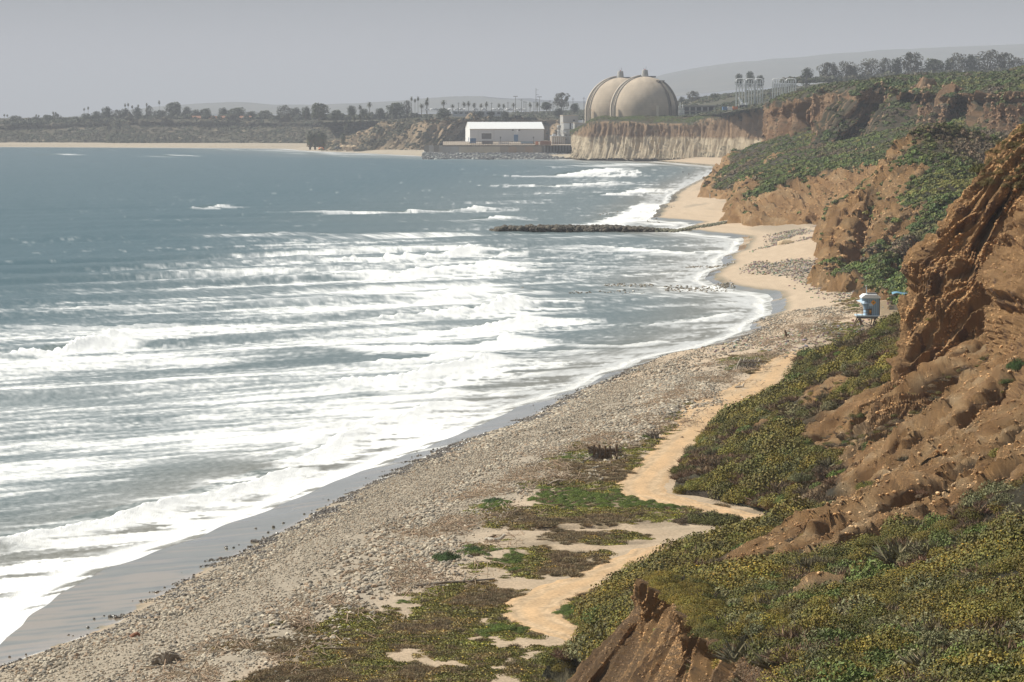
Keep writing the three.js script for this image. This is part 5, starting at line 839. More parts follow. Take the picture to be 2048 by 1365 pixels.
// parked cars
{
  const side = new THREE.Shape([[-2.2, .35], [2.2, .35], [2.25, .75], [1.9, .95], [1.15, 1.02], [.55, 1.5], [-1.2, 1.52], [-1.95, 1.05], [-2.25, .95]].map((q) => new THREE.Vector2(...q)));
  const proto = thing('parked_car', '', 'car'); mesh('body', new THREE.ExtrudeGeometry(side, { depth: 1.6, bevelThickness: .08, bevelSize: .06, bevelSegments: 2 }).translate(0, 0, -.8), M.white, proto);  // white body colour stands in for sun glints on the windscreens
  mesh('windscreen', bx(.06, .5, 1.4, .92, 1.0, 0), M.glass, proto); for (const s of [-1, 1]) mesh('side_window', bx(1.6, .34, .03, -.35, 1.06, s * .89), M.glass, proto); for (const x of [-1.35, 1.35]) for (const s of [-1, 1]) mesh('wheel', new THREE.CylinderGeometry(.33, .33, .24, 14).rotateX(Math.PI / 2).translate(x, .33, s * .82), M.tyre, proto);
  const xs_ = [854, 862, 867, 872, 898, 914, 923, 928, 951, 968, 985, 993, 1001, 1014, 1018, 1021, 1032, 1037, 1042, 1047];
  const group = 'cars parked in the plant lot, whitened for sun glint';
  xs_.forEach((px, k) => { const label = `small parked car whitened for sun glint, ${ORD[k]} from the left in the plant lot`; const p = at(px, 220, 2480); p.y -= .2; if (k) copyOf(proto, p, Math.PI / 2 * (k % 3) + .3, 1.0, label, group); else { proto.position.copy(p); tag(proto, label, null, group); } });
  const lot = sheet(10, 4, (u, v) => { const p = at(mix(840, 1060, u), 221, mix(2440, 2530, v)); return V(p.x, at(900, 221, 2480).y - .25, p.z); }, { color: () => [.16, .155, .15], uv: (p) => [p.x, p.z] }); tag(mesh('parking_lot', lot, farMat), 'grey parking lot on the terrace behind the tent building', 'parking lot', null, 'structure');
  const tr = copyOf(proto, onGround(676, 298, 2), .4, [1.2, 1.3, 1.2], 'dark parked truck on the far beach beside the thatched shelters', null); tr.name = 'parked_truck'; tr.userData.category = 'truck'; delete tr.userData.group; tr.children[0].material = M.steelDark;
}

// ---------------------------------------------------------------- trees and palms
function treeProto(name, seed, o) {            // 1 m tall, 1 m wide, scaled where it stands
  const r = rng(seed), t = thing(name, '', o.category ?? 'tree'), tr = [], list = [];
  tr.push(log([V(0, -.06, 0), V(.01, o.stem * .5, 0), V(.03 * (r() - .5), o.stem, 0)], .035, .022, seed, 6));
  for (let i = 0; i < o.lobes; i++) {
    const a = i * 2.4 + r(), q1 = (i + .5) / o.lobes, env = Math.pow(Math.sin(Math.PI * (.14 + .78 * q1)), .6), d = .36 * env * o.spread(q1) * Math.sqrt(.15 + .85 * r()), y = o.stem + (1 - o.stem) * (o.flat ? .62 + .2 * r() : mix(.05, .86, q1) + .05 * (r() - .5));
    const c = V(Math.cos(a) * d, y, Math.sin(a) * d), R = o.lobe * (.55 + .75 * r()) * (.75 + .4 * env);
    tr.push(rod(V(0, o.stem * (.75 + .25 * r()), 0), c, .016, .006, 5));
    const tone = .7 + .6 * r();
    for (let q = 0; q < o.leaves; q++) { const n = unit(r), rad = R * (.45 + .55 * Math.cbrt(r())), p = c.clone().add(V(n.x * rad, n.y * rad * o.squash, n.z * rad)); const m = n.clone().addScaledVector(unit(r), .8).normalize(), u = V(0, 1, 0).cross(m).normalize(), w = m.clone().cross(u), s = o.leaf * (.6 + .8 * r()), v = tone * (.7 + .6 * r()); if (p.y > .995) continue; list.push([p, u.multiplyScalar(s), w.multiplyScalar(s), [v, v * (.95 + .1 * r()), v]]); }
  }
  const g = join(tr); g.computeVertexNormals();
  mesh('trunk', g, M.bark, t);
  mesh('crown', quads(list), new THREE.MeshStandardMaterial({ vertexColors: true, color: new THREE.Color().setRGB(...o.color), roughness: .85, side: THREE.DoubleSide }), t);
  return t;
}
const P_ROUND = treeProto('broad_tree', 801, { stem: .14, lobes: 24, lobe: .17, leaves: 90, leaf: .026, squash: .8, spread: () => 1, color: [.065, .078, .038] });
const P_GUM = treeProto('eucalyptus_tree', 802, { stem: .12, lobes: 17, lobe: .165, leaves: 110, leaf: .022, squash: .95, spread: () => 1.1, low: true, color: [.085, .082, .048] });
const P_GUM2 = treeProto('eucalyptus_tree', 806, { stem: .10, lobes: 15, lobe: .19, leaves: 120, leaf: .022, squash: .8, spread: () => 1.25, low: true, color: [.095, .09, .058] });
const P_DENSE = treeProto('dense_tree', 803, { stem: .08, lobes: 24, lobe: .18, leaves: 90, leaf: .026, squash: 1, spread: () => .85, color: [.048, .060, .030] });
const palmMat = new THREE.MeshStandardMaterial({ vertexColors: true, color: new THREE.Color().setRGB(.085, .092, .045), roughness: .8, side: THREE.DoubleSide });
function palmProto(name, seed, o) {            // true metres for a height of 1, scaled
  const r = rng(seed), t = thing(name, '', 'palm tree'), list = [];
  mesh('trunk', log([V(0, -.05, 0), V(.01, .45, 0), V(0, 1 - o.head * .5, 0)], o.girth, o.girth * .7, seed, 7), M.bark, t);
  for (let i = 0; i < o.fronds; i++) { const a = i * 2.4 + r() * .5, e = mix(-.7, 1.25, (i + .5) / o.fronds), L = o.head * (.8 + .4 * r()); let p = V(0, 1 - o.head * .5, 0); for (let k = 0; k < 4; k++) { const el = e - k * .42, d = V(Math.cos(a) * Math.cos(el), Math.sin(el), Math.sin(a) * Math.cos(el)), q = p.clone().addScaledVector(d, L / 4), c = p.clone().lerp(q, .5), side = V(-Math.sin(a), 0, Math.cos(a)).multiplyScalar(o.leaf * (k === 3 ? .5 : 1)), v = .6 + .7 * r(); list.push([c, side, d.multiplyScalar(L / 7), [v, v, v * .9]]); p = q; } }
  mesh('fronds', quads(list), palmMat, t);
  if (o.skirt) { const l = []; for (let i = 0; i < 200; i++) { const a = r() * 6.28, y = 1 - o.head * .6 - r() * o.skirt, w = o.girth * (1.2 + 2.4 * r()), q = o.girth * .7; l.push([V(Math.cos(a) * w, y, Math.sin(a) * w), V(-Math.sin(a) * q, 0, Math.cos(a) * q), V(Math.cos(a) * .02, -.05, Math.sin(a) * .02), [1.5, 1.1, .7].map((v) => v * (.6 + .6 * r()))]); } mesh('dead_fronds', quads(l), palmMat, t); }
  return t;
}
const P_FAN = palmProto('fan_palm', 811, { head: .17, girth: .014, fronds: 26, leaf: .035, skirt: .08 }), P_DATE = palmProto('date_palm', 812, { head: .42, girth: .035, fronds: 34, leaf: .045, skirt: .1 }), P_SHAG = palmProto('shaggy_palm', 813, { head: .42, girth: .07, fronds: 60, leaf: .05, skirt: .62 });
const used = new Set();
function plant(proto, px, y0, y1, w, D, label, group) {
  const a = at(px, y1, D), h = at(px, y0, D).y - a.y, ww = w ? w / FOCAL * D : h, s = [ww, h, ww], turn = (px * 1.7) % 6.28;
  if (!used.has(proto)) { used.add(proto); proto.position.copy(a); proto.scale.set(...s); proto.rotation.y = turn; return tag(proto, label, null, group); }
  return copyOf(proto, a, turn, s, label, group);
}
const SORTS = { r: [P_ROUND, 'round-crowned tree'], g: [P_GUM, 'loose grey-green eucalyptus tree'], h: [P_GUM2, 'spreading grey-green eucalyptus tree'], d: [P_DENSE, 'dense dark tree'] };
[[1614, 135, 165, 22, 'd'], [1658, 122, 160, 36, 'g'], [1692, 121, 157, 32, 'h'], [1705, 131, 156, 24, 'd'], [1742, 115, 154, 36, 'h'], [1771, 113, 151, 22, 'g'], [1794, 115, 151, 22, 'd'], [1824, 101, 150, 40, 'g'], [1868, 116, 150, 38, 'r'], [1899, 116, 149, 20, 'd'], [1920, 104, 149, 30, 'h'], [1944, 108, 147, 26, 'd'], [1977, 98, 146, 42, 'h'], [2011, 102, 145, 32, 'g'], [2038, 113, 145, 24, 'h']]
  .forEach(([px, a, b, w, k], i) => plant(SORTS[k][0], px, a, b + 5, w * 1.45, 2120, `${SORTS[k][1]}, ${ORD[i]} from the left in the row along the right ridge`, 'trees along the right ridge'));
{ // low brush and small trees filling the ridge between the taller ones
  const r = rng(822); for (let k = 0; k < 2600; k++) { const px = mix(1560, 2075, r()), base = mix(160, 141, clamp((px - 1610) / 430)) + 6 * r(), p = at(px, base, 2000 + 260 * r()), n1 = noise(px * .03, 2); if (r() > .55 + n1) continue; put('coarse', p, 1.6 + 3.6 * r() * r() * (1 + n1), vary([[.075, .078, .045], [.10, .095, .06], [.055, .07, .03]][Math.floor(r() * 3)], r), r() * 6.28, 1.1); }
  flush('ridge_brush', one('low hazy brush filling the gaps under the ridge trees'), SCRUB);
}
[[1478, 147, 172, 22, 'd'], [1500, 142, 172, 24, 'd'], [1521, 150, 174, 22, 'd']].forEach(([px, a, b, w, k], i) => plant(SORTS[k][0], px, a, b, w, 2500, `dense dark tree behind the switchyard frames, ${ORD[i]} of three`, 'trees behind the switchyard'));
[[1364, 193, 215, 18, 'd'], [1387, 180, 214, 34, 'g'], [1418, 200, 214, 18, 'd'], [1442, 193, 216, 24, 'd'], [1428, 186, 206, 20, 'r'], [1460, 196, 214, 14, 'r'], [1536, 187, 204, 20, 'r']].forEach(([px, a, b, w, k], i) => plant(SORTS[k][0], px, a, b, w, 2380, `${SORTS[k][1]} between domes and switchyard, ${['lowest, next to the dome', 'tallest', 'small, midway', 'tall, nearer the switchyard', 'round, behind the midway one', 'small, beside the switchyard', 'between both switchyard groups'][i]}`, 'trees right of the domes'));
[[1123, 183, 218, 40, 'g', 'wide grey-green tree standing above the tall concrete block'], [1093, 203, 222, 26, 'r', 'low round tree left of the wide grey-green one'], [1150, 206, 226, 22, 'r', 'small round tree just left of the domes'], [1118, 216, 234, 24, 'd', 'dark bushy tree below the wide grey-green one'], [887, 216, 236, 40, 'd', 'dark spreading bushy tree at the left end of the parking lot'], [960, 222, 236, 22, 'd', 'dark bushy tree before the long low white building'], [982, 223, 236, 18, 'd', 'small dark bush tree right of the long low building'], [1010, 222, 236, 22, 'd', 'dark bush tree beside the lamp posts above the tent'], [638, 205, 240, 46, 'r', 'large round tree standing highest left of the plant slope'], [612, 213, 240, 26, 'd', 'dark tree just left of the large round one'], [673, 219, 241, 26, 'r', 'small round tree just right of the large round one'], [703, 211, 232, 24, 'd', 'dark tree above the leaning palms'], [792, 204, 234, 46, 'r', 'broad tree at the left end of the ribbed slope top'], [815, 199, 232, 18, 'g', 'tall narrow tree among the thin palms'], [760, 216, 236, 26, 'd', 'low dark tree left of the broad tree on the slope top'], [728, 217, 236, 20, 'r', 'low round tree above the ribbed slope']]
  .forEach(([px, a, b, w, k, l]) => plant(SORTS[k][0], px, a, b, w, px > 840 ? 2560 : 2640, l, 'trees above the plant slope'));
[[30, 231, 247, 36, 'd'], [70, 233, 248, 28, 'd'], [95, 229, 248, 28, 'r'], [112, 226, 248, 22, 'g'], [132, 235, 248, 30, 'd'], [150, 233, 248, 26, 'd'], [172, 226, 247, 24, 'r'], [192, 222, 247, 28, 'd'], [213, 213, 245, 28, 'd'], [235, 218, 244, 26, 'g'], [250, 216, 243, 22, 'd'], [275, 214, 241, 24, 'd'], [297, 209, 238, 18, 'g'], [320, 220, 247, 42, 'd'], [348, 203, 236, 38, 'r'], [373, 213, 237, 22, 'd'], [391, 219, 240, 28, 'd'], [411, 216, 239, 28, 'r'], [446, 215, 237, 24, 'd'], [474, 214, 240, 44, 'r'], [502, 222, 242, 32, 'd'], [530, 220, 242, 32, 'r'], [566, 209, 238, 30, 'h'], [590, 215, 240, 34, 'd']]
  .forEach(([px, a, b, w, k], i) => plant(SORTS[k][0], px, a, b + 2, w * 1.1, 3030, `hazy ${SORTS[k][1]} on the far coast, ${ORD[i]} from the left`, 'hazy trees on the far coast'));
[8, 14, 72, 77, 106, 111, 168, 176, 250, 256, 264, 276, 293, 318].forEach((px, i) => plant(P_FAN, px, [228, 229, 229, 230, 223, 224, 216, 213, 207, 206, 211, 209, 206, 201][i], [248, 248, 248, 248, 248, 248, 240, 240, 236, 236, 236, 234, 236, 236][i], 22, 3040, `tall thin palm on the far coast, ${ORD[i]} palm from the left edge`, 'thin palms on the far coast'));
[[823, 193, 232, 22], [830, 197, 232, 20], [836, 193, 232, 22], [855, 195, 228, 20]].forEach(([px, a, b, w], i) => plant(P_FAN, px, a, b, w * 1.2, 2640, `tall thin palm above the ribbed slope, ${ORD[i]} of four`, 'thin palms above the ribbed slope'));
[[853, 199, 226, 20], [843, 206, 228, 18], [887, 199, 222, 20], [739, 203, 228, 18], [720, 209, 232, 16], [905, 208, 224, 14], [928, 203, 224, 16], [937, 201, 224, 14], [948, 205, 224, 15], [962, 207, 224, 14], [973, 203, 224, 15], [998, 206, 224, 13], [1007, 207, 224, 13], [1027, 205, 224, 13], [1060, 204, 226, 14], [1075, 203, 226, 13]].forEach(([px, a, b, w], i) => plant(P_DATE, px, a, b, w * 1.15, 2700, `bushy palm behind the parking lot, ${['tallest of the first group', 'left neighbour of the tallest', 'right of the tallest', 'standing alone far left', 'shortest at far left'][i] ?? ORD[i - 5] + ' from the left in the long row'}`, 'bushy palms behind the parking lot'));
[[708, 229, 256, 16], [720, 226, 254, 17], [733, 227, 249, 16], [692, 247, 280, 15]].forEach(([px, a, b, w], i) => plant(P_DATE, px, a, b, w * 1.2, 2480, `dark palm at the left foot of the ribbed slope, ${['left of the three grouped', 'middle of the three grouped', 'right of the three grouped', 'standing alone lower down'][i]}`, 'palms left of the ribbed slope'));
[[620, 262, 298, 20], [630, 264, 298, 18], [639, 260, 298, 22], [647, 264, 297, 16], [686, 266, 292, 13]].forEach(([px, a, b, w], i) => plant(P_SHAG, px, a, b, w * 1.7, 2360, i < 4 ? `shaggy palm in the tight clump on the far beach, ${ORD[i]} of four` : 'lone shaggy palm beside the thatched beach shelters', 'shaggy palms on the far beach'));

{ // continuous low tree cover under the far trees
  const r = rng(823); for (let k = 0; k < 1500; k++) { const px = mix(-60, 860, r()), p = at(px, mix(248, 237, smooth(40, 360, px)) + 5 * (r() - .4), (px > 640 ? 2700 : 2990) + 60 * r()), n1 = noise(px * .02, 5); if (r() > .75 + .8 * n1) continue; put('coarse', p, 2.5 + 5 * r() * r() * (1 + n1), vary([.055, .065, .035], r), r() * 6.28, 1.2); }
  flush('coast_brush', one('dark low tree cover filling in beneath the far coast trees'), SCRUB);
}
// small things on the far beach and coast
for (const [i, px] of [686, 697, 708].entries()) { const t = thing('beach_shelter', `thatched shelter on the far beach, ${['left', 'middle', 'right'][i]} one of three`, 'beach shelter', onGround(px, 299, 2.2), 0, 'thatched shelters on the far beach'); mesh('roof', new THREE.ConeGeometry(2.6, 1.5, 12).translate(0, 3, 0), M.tan, t); for (const s of [-1, 1]) mesh('post', rod(V(s * 1.2, 0, 0), V(s * 1.2, 2.6, 0), .14), M.wood, t); }
{ const t = thing('camping_tent', 'small orange dome tent on the far beach below the shaggy palms', 'tent', onGround(642, 299, 2.2)); mesh('canopy', new THREE.SphereGeometry(1.8, 16, 8, 0, 6.29, 0, 1.57).scale(1.3, 1, 1), M.orange, t); mesh('door_flap', new THREE.SphereGeometry(1.85, 8, 6, 1.2, .8, .6, .95).scale(1.3, 1, 1), M.tan, t); }
[[392, 233, 240, 20], [425, 234, 240, 16], [446, 233, 241, 14], [490, 233, 241, 22]].forEach(([px, a, b, w], i) => { const h = box('house', `pale low house among the hazy far coast trees, ${ORD[i]} from the left`, 'house', px - w / 2, px + w / 2, a + 3, b, 3000, 9, M.tan, { part: 'wall', sink: 1, group: 'houses on the far coast' }); const s = new THREE.Shape([[-h.d / 2 - .6, 0], [h.d / 2 + .6, 0], [0, 2.2]].map((q) => new THREE.Vector2(...q))); mesh('roof', new THREE.ExtrudeGeometry(s, { depth: h.w + 1, bevelEnabled: false }).rotateY(Math.PI / 2).translate(-h.w / 2 - .5, h.h, -h.d / 2), M.rust, h.t); for (const x of [-.28, .28]) mesh('window', bx(1.4, 1.1, .1, x * h.w, h.h - 2.1, .02), M.dark, h.t); });
{ const h = box('lookout_hut', 'small square brown lookout hut on the far coast bluff', 'hut', 259, 273, 240, 249, 2960, 5, M.concreteDark, { part: 'wall', sink: 1 }); mesh('roof', bx(h.w + .8, .5, 5.8, 0, h.h, -2.5), M.rust, h.t); mesh('mast', rod(V(.5, h.h, -2), V(.5, h.h + 3, -2), .12), M.white, h.t); mesh('window', bx(2.2, 1, .1, 0, h.h - 1.8, .03), M.dark, h.t); }

// ---------------------------------------------------------------- lifeguard tower and tarp shelter
{
  const foot = onGround(1737, 652, 4.6), t = thing('lifeguard_tower', 'pale blue lifeguard tower on splayed wooden legs beside the beach', 'lifeguard tower', foot, 0);
  const k = -foot.z / FOCAL, X = (px) => (px - 1737) * k, Y = (py) => (652 - py) * k;        // photograph pixels to metres at the tower's distance
  const deckY = Y(632), x0 = X(1711), x1 = X(1757), cab0 = X(1729), cab1 = X(1757), roofY = Y(598), dz = 2.3;
  mesh('deck', bx(x1 - x0, .16, dz + .5, (x0 + x1) / 2, deckY, 0), M.towerPale, t); for (const s of [-1, 1]) mesh('deck_beam', bx(x1 - x0 - .4, .28, .16, (x0 + x1) / 2, deckY - .29, s * dz / 2), M.steelDark, t);
  const legs = [[1717, 1699, dz / 2], [1718, 1727, dz / 2], [1748, 1741, dz / 2], [1749, 1756, dz / 2], [1718, 1706, -dz / 2], [1719, 1728, -dz / 2], [1748, 1742, -dz / 2], [1749, 1758, -dz / 2]];
  for (const [a, b, z] of legs) mesh('leg', rod(V(X(a), deckY - .2, z), V(X(b), -.5, z * 1.2), .085, .085, 6), M.wood, t);
  const cab = new THREE.Shape([[cab0, 0], [cab1, 0], [cab1, roofY - deckY], [X(1722), roofY - deckY], [X(1722), roofY - deckY - .55], [cab0, .95]].map((q) => new THREE.Vector2(...q)));
  const c = mesh('cabin', new THREE.ExtrudeGeometry(cab, { depth: dz, bevelEnabled: false }).translate(0, deckY + .16, -dz / 2), M.towerBlue, t);
  for (let i = 1; i < 7; i++) mesh('board_seam', bx(.03, roofY - deckY - .2, .03, mix(cab0, cab1, i / 7), deckY + .2, dz / 2 + .01), M.steelDark, c);
  const roof = new THREE.Shape([[X(1721), 0], [X(1759), .0], [X(1759), .14], [X(1752), .48], [X(1728), .48], [X(1721), .14]].map((q) => new THREE.Vector2(...q)));
  mesh('roof', new THREE.ExtrudeGeometry(roof, { depth: dz + .5, bevelEnabled: false }).translate(0, roofY + .17, -dz / 2 - .25), M.white, t); mesh('roof_hatch', bx(1.2, .14, 1.4, X(1743), roofY + .65, 0), M.steelDark, t);
  const aw = new THREE.BufferGeometry(); const q0 = [X(1728), Y(600), dz / 2 + .05], q1 = [X(1714), Y(602), dz / 2 - .1], q2 = [X(1723), Y(606), dz / 2 + .9], q3 = [X(1735), Y(606), dz / 2 + .3], q4 = [X(1728), Y(600), -dz / 2], q5 = [X(1714), Y(602), -dz / 2 + .1];
  aw.setAttribute('position', new THREE.Float32BufferAttribute([...q0, ...q1, ...q2, ...q0, ...q2, ...q3, ...q4, ...q5, ...q1, ...q4, ...q1, ...q0], 3)); aw.computeVertexNormals(); const am = M.towerPale.clone(); am.side = THREE.DoubleSide; mesh('awning', aw, am, t);
  const sg = mesh('warning_sign', bx(.50, .50, .04).translate(0, -.25, 0).rotateZ(Math.PI / 4).translate(X(1744.5), Y(604), dz / 2 + .04), M.sign, t); mesh('sign_symbol', join(bx(.20, .05, .02, X(1744.5), Y(604) - .02, dz / 2 + .07), bx(.05, .16, .02, X(1744.5) + .06, Y(604) - .06, dz / 2 + .07), bx(.13, .04, .02, X(1744.5) - .02, Y(604) - .12, dz / 2 + .07)), M.black, sg);
  const dr = mesh('door', bx(.42, .85, .05, X(1738.5), deckY + .2, dz / 2 + .03), M.steelDark, t); mesh('door_panel', bx(.22, .4, .03, X(1738.5), deckY + .4, dz / 2 + .06), M.sign, dr); mesh('window', bx(.5, .4, .05, X(1740), deckY + 1.35, dz / 2 + .02), M.towerPale, t); mesh('corner_board', bx(.14, roofY - deckY - .1, .14, cab1 - .02, deckY + .2, dz / 2 + .02), M.steelDark, t);
  for (const px of [1711.5, 1722, 1734]) mesh('rail_post', rod(V(X(px), deckY, dz / 2 + .2), V(X(px), deckY + 1.0, dz / 2 + .2), .04), M.wood, t); for (const y of [.95, .5]) mesh('hand_rail', rod(V(X(1711), deckY + y, dz / 2 + .2), V(X(1742), deckY + y, dz / 2 + .2), .033), M.wood, t);
  mesh('flag_pole', rod(V(X(1733.5), roofY + .3, 0), V(X(1732.5), Y(573), 0), .06, .05), M.towerPale, t); mesh('pole_cap', new THREE.SphereGeometry(.12, 10, 8).translate(X(1732.5), Y(572), 0), M.bleached, t);
}
{
  const t = thing('driftwood_shelter', 'rough wooden shelter with a blue tarp roof behind the lifeguard tower', 'shelter', onGround(1795, 610, 4.6)), k = 420 / FOCAL, X = (px) => (px - 1795) * k, Y = (py) => (610 - py) * k;
  for (const [px, top] of [[1782, 592], [1788, 586], [1790, 596], [1808, 590], [1812, 592]]) mesh('post', log([V(X(px), -.2, 0), V(X(px) + .05, Y(top) * .5, .1), V(X(px - .5), Y(top), 0)], .11, .08, px), M.driftGrey, t);
  mesh('beam', log([V(X(1777), Y(592), .1), V(X(1790), Y(591), 0), V(X(1816), Y(588), 0)], .11, .09, 3), M.driftGrey, t); mesh('side_panel', bx(2.0, .9, .2, X(1802), Y(601), -.5), M.wood, t); mesh('bench', bx(1.4, .15, .5, X(1783), .35, .4), M.driftGrey, t);
  const tarp = sheet(10, 6, (u, v) => V(mix(X(1784), X(1814), u), Y(589) + .25 * Math.sin(u * 5) * (1 - v) + .3 * Math.sin(v * 3.1), mix(.6, -1.4, v)), { color: () => [1, 1, 1] }); const tm = M.tarp.clone(); tm.side = THREE.DoubleSide; mesh('tarp', tarp, tm, t);
}
// ---------------------------------------------------------------- driftwood
function drift(label, px, py, build, mat = M.driftGrey, name = 'driftwood_pile', cat = 'driftwood') { const p = onGround(px, py), t = thing(name, label, cat, p), k = -p.z / FOCAL; build(t, k, (n, pts, r0, r1, s, m = mat) => mesh(n, log(pts.map(([x, y, z]) => V(x * k, y * k, z)), r0, r1, s), m, t)); return t; }
drift('fan-shaped upturned root mass lying on the cobbles at the lower left', 338, 1330, (t, k, L) => { const r = rng(31); for (let i = 0; i < 26; i++) { const a = mix(-1.35, 1.15, i / 25), len = 34 * (.75 + .45 * r()); L('root', [[-8 + 10 * Math.sin(a), 4, 0], [14 * Math.sin(a) - 6, 16 * Math.cos(a) + 8, .2 * (r() - .5)], [len * Math.sin(a), Math.max(2, 30 * Math.cos(a) * (.8 + .3 * r())), .5 * (r() - .5)]], .10, .03, i, i % 3 ? M.driftGrey : M.bleached); } L('trunk', [[-36, 4, 0], [0, 10, -.2], [42, 5, .1]], .16, .07, 5); });
drift('dark driftwood hut of stacked logs beside the trail', 1207, 922, (t, k, L) => { const r = rng(32); for (let i = 0; i < 5; i++) L('post', [[-20 + i * 11, -3, .4 * (i % 2)], [-19 + i * 11, 12, .3], [-21 + i * 11 + r() * 4, 28 + 6 * r(), .2]], .13, .10, i, M.wood); for (let i = 0; i < 9; i++) L('beam', [[-32 + r() * 8, 16 + i * 1.6, .3], [0, 20 + 4 * r(), 0], [24 + r() * 14, 13 + r() * 14, -.3]], .10, .06, i + 9, i % 2 ? M.wood : M.driftGrey); for (let i = 0; i < 8; i++) L('stick', [[-45 + r() * 30, 2, .5], [-20 + r() * 30, 10 + r() * 8, 0], [10 + r() * 40, 4 + r() * 20, -.2]], .06, .03, i + 29); const b = mesh('back_wall', bx(32 * k, 20 * k, .2, 0, -.1, -.5), M.wood, t); });
drift('tangled heap of grey branches by the bend of the wide track', 1310, 876, (t, k, L) => { const r = rng(33); for (let i = 0; i < 26; i++) { const a = r() * 3.1, q = 24 * (.5 + r()); L('branch', [[-8 + 16 * r(), 0, (r() - .5)], [q * .5 * Math.cos(a), 9 * r() + 5, (r() - .5)], [q * Math.cos(a), 3 + 20 * r() * Math.sin(a), (r() - .5) * 1.5]], .07, .02, i); } });
drift('leaning row of grey driftwood posts at the top of the cobbles', 1494, 737, (t, k, L) => { const r = rng(34); for (let i = 0; i < 9; i++) L('post', [[-20 + i * 4, -2, .5 * (i % 2)], [-18 + i * 4.4, 8, .2], [-14 + i * 4.6 + 4 * r(), 16 + 6 * r(), 0]], .12, .07, i, i % 2 ? M.driftGrey : M.bleached); for (let i = 0; i < 6; i++) L('branch', [[-12 + i * 6, 12, .3], [0 + i * 6, 14 + 3 * r(), 0], [14 + i * 6, 5 + r() * 8, -.4]], .08, .04, i + 20); });
drift('dark upright stump standing among the cobbles near the wide beach', 1573, 676, (t, k, L) => { L('stump', [[0, -2, 0], [-1, 6, 0], [-3, 15, .1]], .24, .10, 3, M.wood); L('branch', [[0, 5, 0], [4, 6, .1], [7, 1, .3]], .1, .04, 5, M.wood); }, M.wood, 'driftwood_stump');
drift('curved dark log with a pale end lying on the sand', 990, 1083, (t, k, L) => { L('trunk', [[-18, 3, 0], [-4, 4, .3], [8, 4, .2], [20, 13, 0]], .17, .10, 3, M.bleached); L('branch', [[-18, 2, .2], [-8, 8, 0], [2, 11, -.2]], .12, .05, 6, M.wood); }, M.wood, 'driftwood_log');
drift('long thin grey log lying along the edge of the plants', 905, 1168, (t, k, L) => { L('trunk', [[-75, 1, 1.0], [-20, 4, .4], [30, 5, 0], [85, 7, -.5]], .10, .05, 3); L('branch', [[20, 5, 0], [26, 14, .1], [25, 22, 0]], .05, .02, 5, M.bleached); L('branch', [[38, 5, -.1], [44, 12, 0], [50, 18, 0]], .05, .02, 6, M.bleached); }, M.driftGrey, 'driftwood_log');
drift('short bleached white log beside the sandy track', 1484, 776, (t, k, L) => { L('trunk', [[-14, 1, .1], [-4, 2, 0], [3, 3, 0]], .10, .08, 3); L('branch', [[2, 2, 0], [3, 6, 0], [5, 9, 0]], .12, .08, 4, M.bleached); }, M.bleached, 'driftwood_log');
drift('branching grey snag lying on the cobbles beside the bright plants', 1105, 972, (t, k, L) => { for (let i = 0; i < 6; i++) L('branch', [[-10, 2, .2], [-2 + i * 2, 6 + i, 0], [6 + i * 4, 6 + 4 * (i % 3), (i % 3 - 1) * .4]], .08, .025, i); }, M.driftGrey, 'driftwood_snag');
drift('small upright snag on the pale sand beyond the lifeguard tower', 1674, 583, (t, k, L) => { L('trunk', [[0, -1, 0], [-1, 4, 0], [-1, 8, 0]], .22, .1, 3); L('branch', [[0, 2, 0], [3, 2, 0], [5, 0, 0]], .12, .06, 4); }, M.wood, 'driftwood_snag');
drift('bleached forked log on the cobbles at the lower centre', 690, 1196, (t, k, L) => { L('trunk', [[-6, -1, 0], [-2, 8, .1], [2, 20, .1]], .07, .04, 3); L('branch', [[-2, 4, 0], [6, 7, 0], [14, 4, .1]], .05, .03, 4); }, M.bleached, 'driftwood_log');
drift('reddish brown stump lying near the wet sand at the lower left', 268, 1275, (t, k, L) => { L('stump', [[-6, -1, 0], [-1, 5, .1], [8, 9, .1]], .14, .09, 3); L('root', [[6, 8, 0], [10, 6, .1], [11, 0, .1]], .09, .04, 4); }, M.rust, 'driftwood_stump');

// ---------------------------------------------------------------- single bushes
const HUES = { green: [.06, .115, .025], olive: [.105, .105, .022], grey: [.16, .165, .075], yellow: [.15, .15, .02], brush: [.14, .10, .06] };
function bush(label, px, py, wPx, hPx, hue, D, seed, kind = 'leafy') {
  const p = D ? at(px, py, D) : onGround(px, py), k = -p.z / FOCAL, w = wPx * k / 2, h = hPx * k, r = rng(seed), t = thing('bush', label, 'bush', p), geos = [];
  const n = Math.max(5, Math.round(w * 7));
  for (let i = 0; i < n; i++) { const a = i * 2.4, d = Math.sqrt(i / n) * .72, g = SCRUB[kind].clone(), s = w * (.42 + .2 * r()); g.rotateY(r() * 6.28); g.scale(s, h * (.75 - .25 * d) * (.8 + .4 * r()), s); g.translate(Math.cos(a) * d * w, h * .08 * (1 - d), Math.sin(a) * d * w); geos.push(g); }
  const m = new THREE.MeshStandardMaterial({ vertexColors: true, color: new THREE.Color().setRGB(...HUES[hue]), roughness: .8, side: THREE.DoubleSide });
  mesh('foliage', mergeGeometries(geos), m, t);
  mesh('stem', join([...Array(7)].map((_, i) => rod(V((r() - .5) * w * .4, -.15, (r() - .5) * w * .4), V((r() - .5) * w * 1.2, h * .55, (r() - .5) * w), .04 * w, .015 * w, 5))), M.bark, t);
}
bush('lone dark green bush standing on the pale cobbles', 893, 1122, 66, 36, 'green', 0, 901);
bush('smaller green bush just behind the lone dark green bush', 948, 1102, 44, 16, 'green', 0, 902);
bush('large green bush where the sandy track forks', 1425, 1046, 118, 40, 'olive', 0, 903);
bush('brown-tipped bush at the left end of the large bush by the fork', 1365, 1046, 56, 24, 'brush', 0, 914, 'fine');
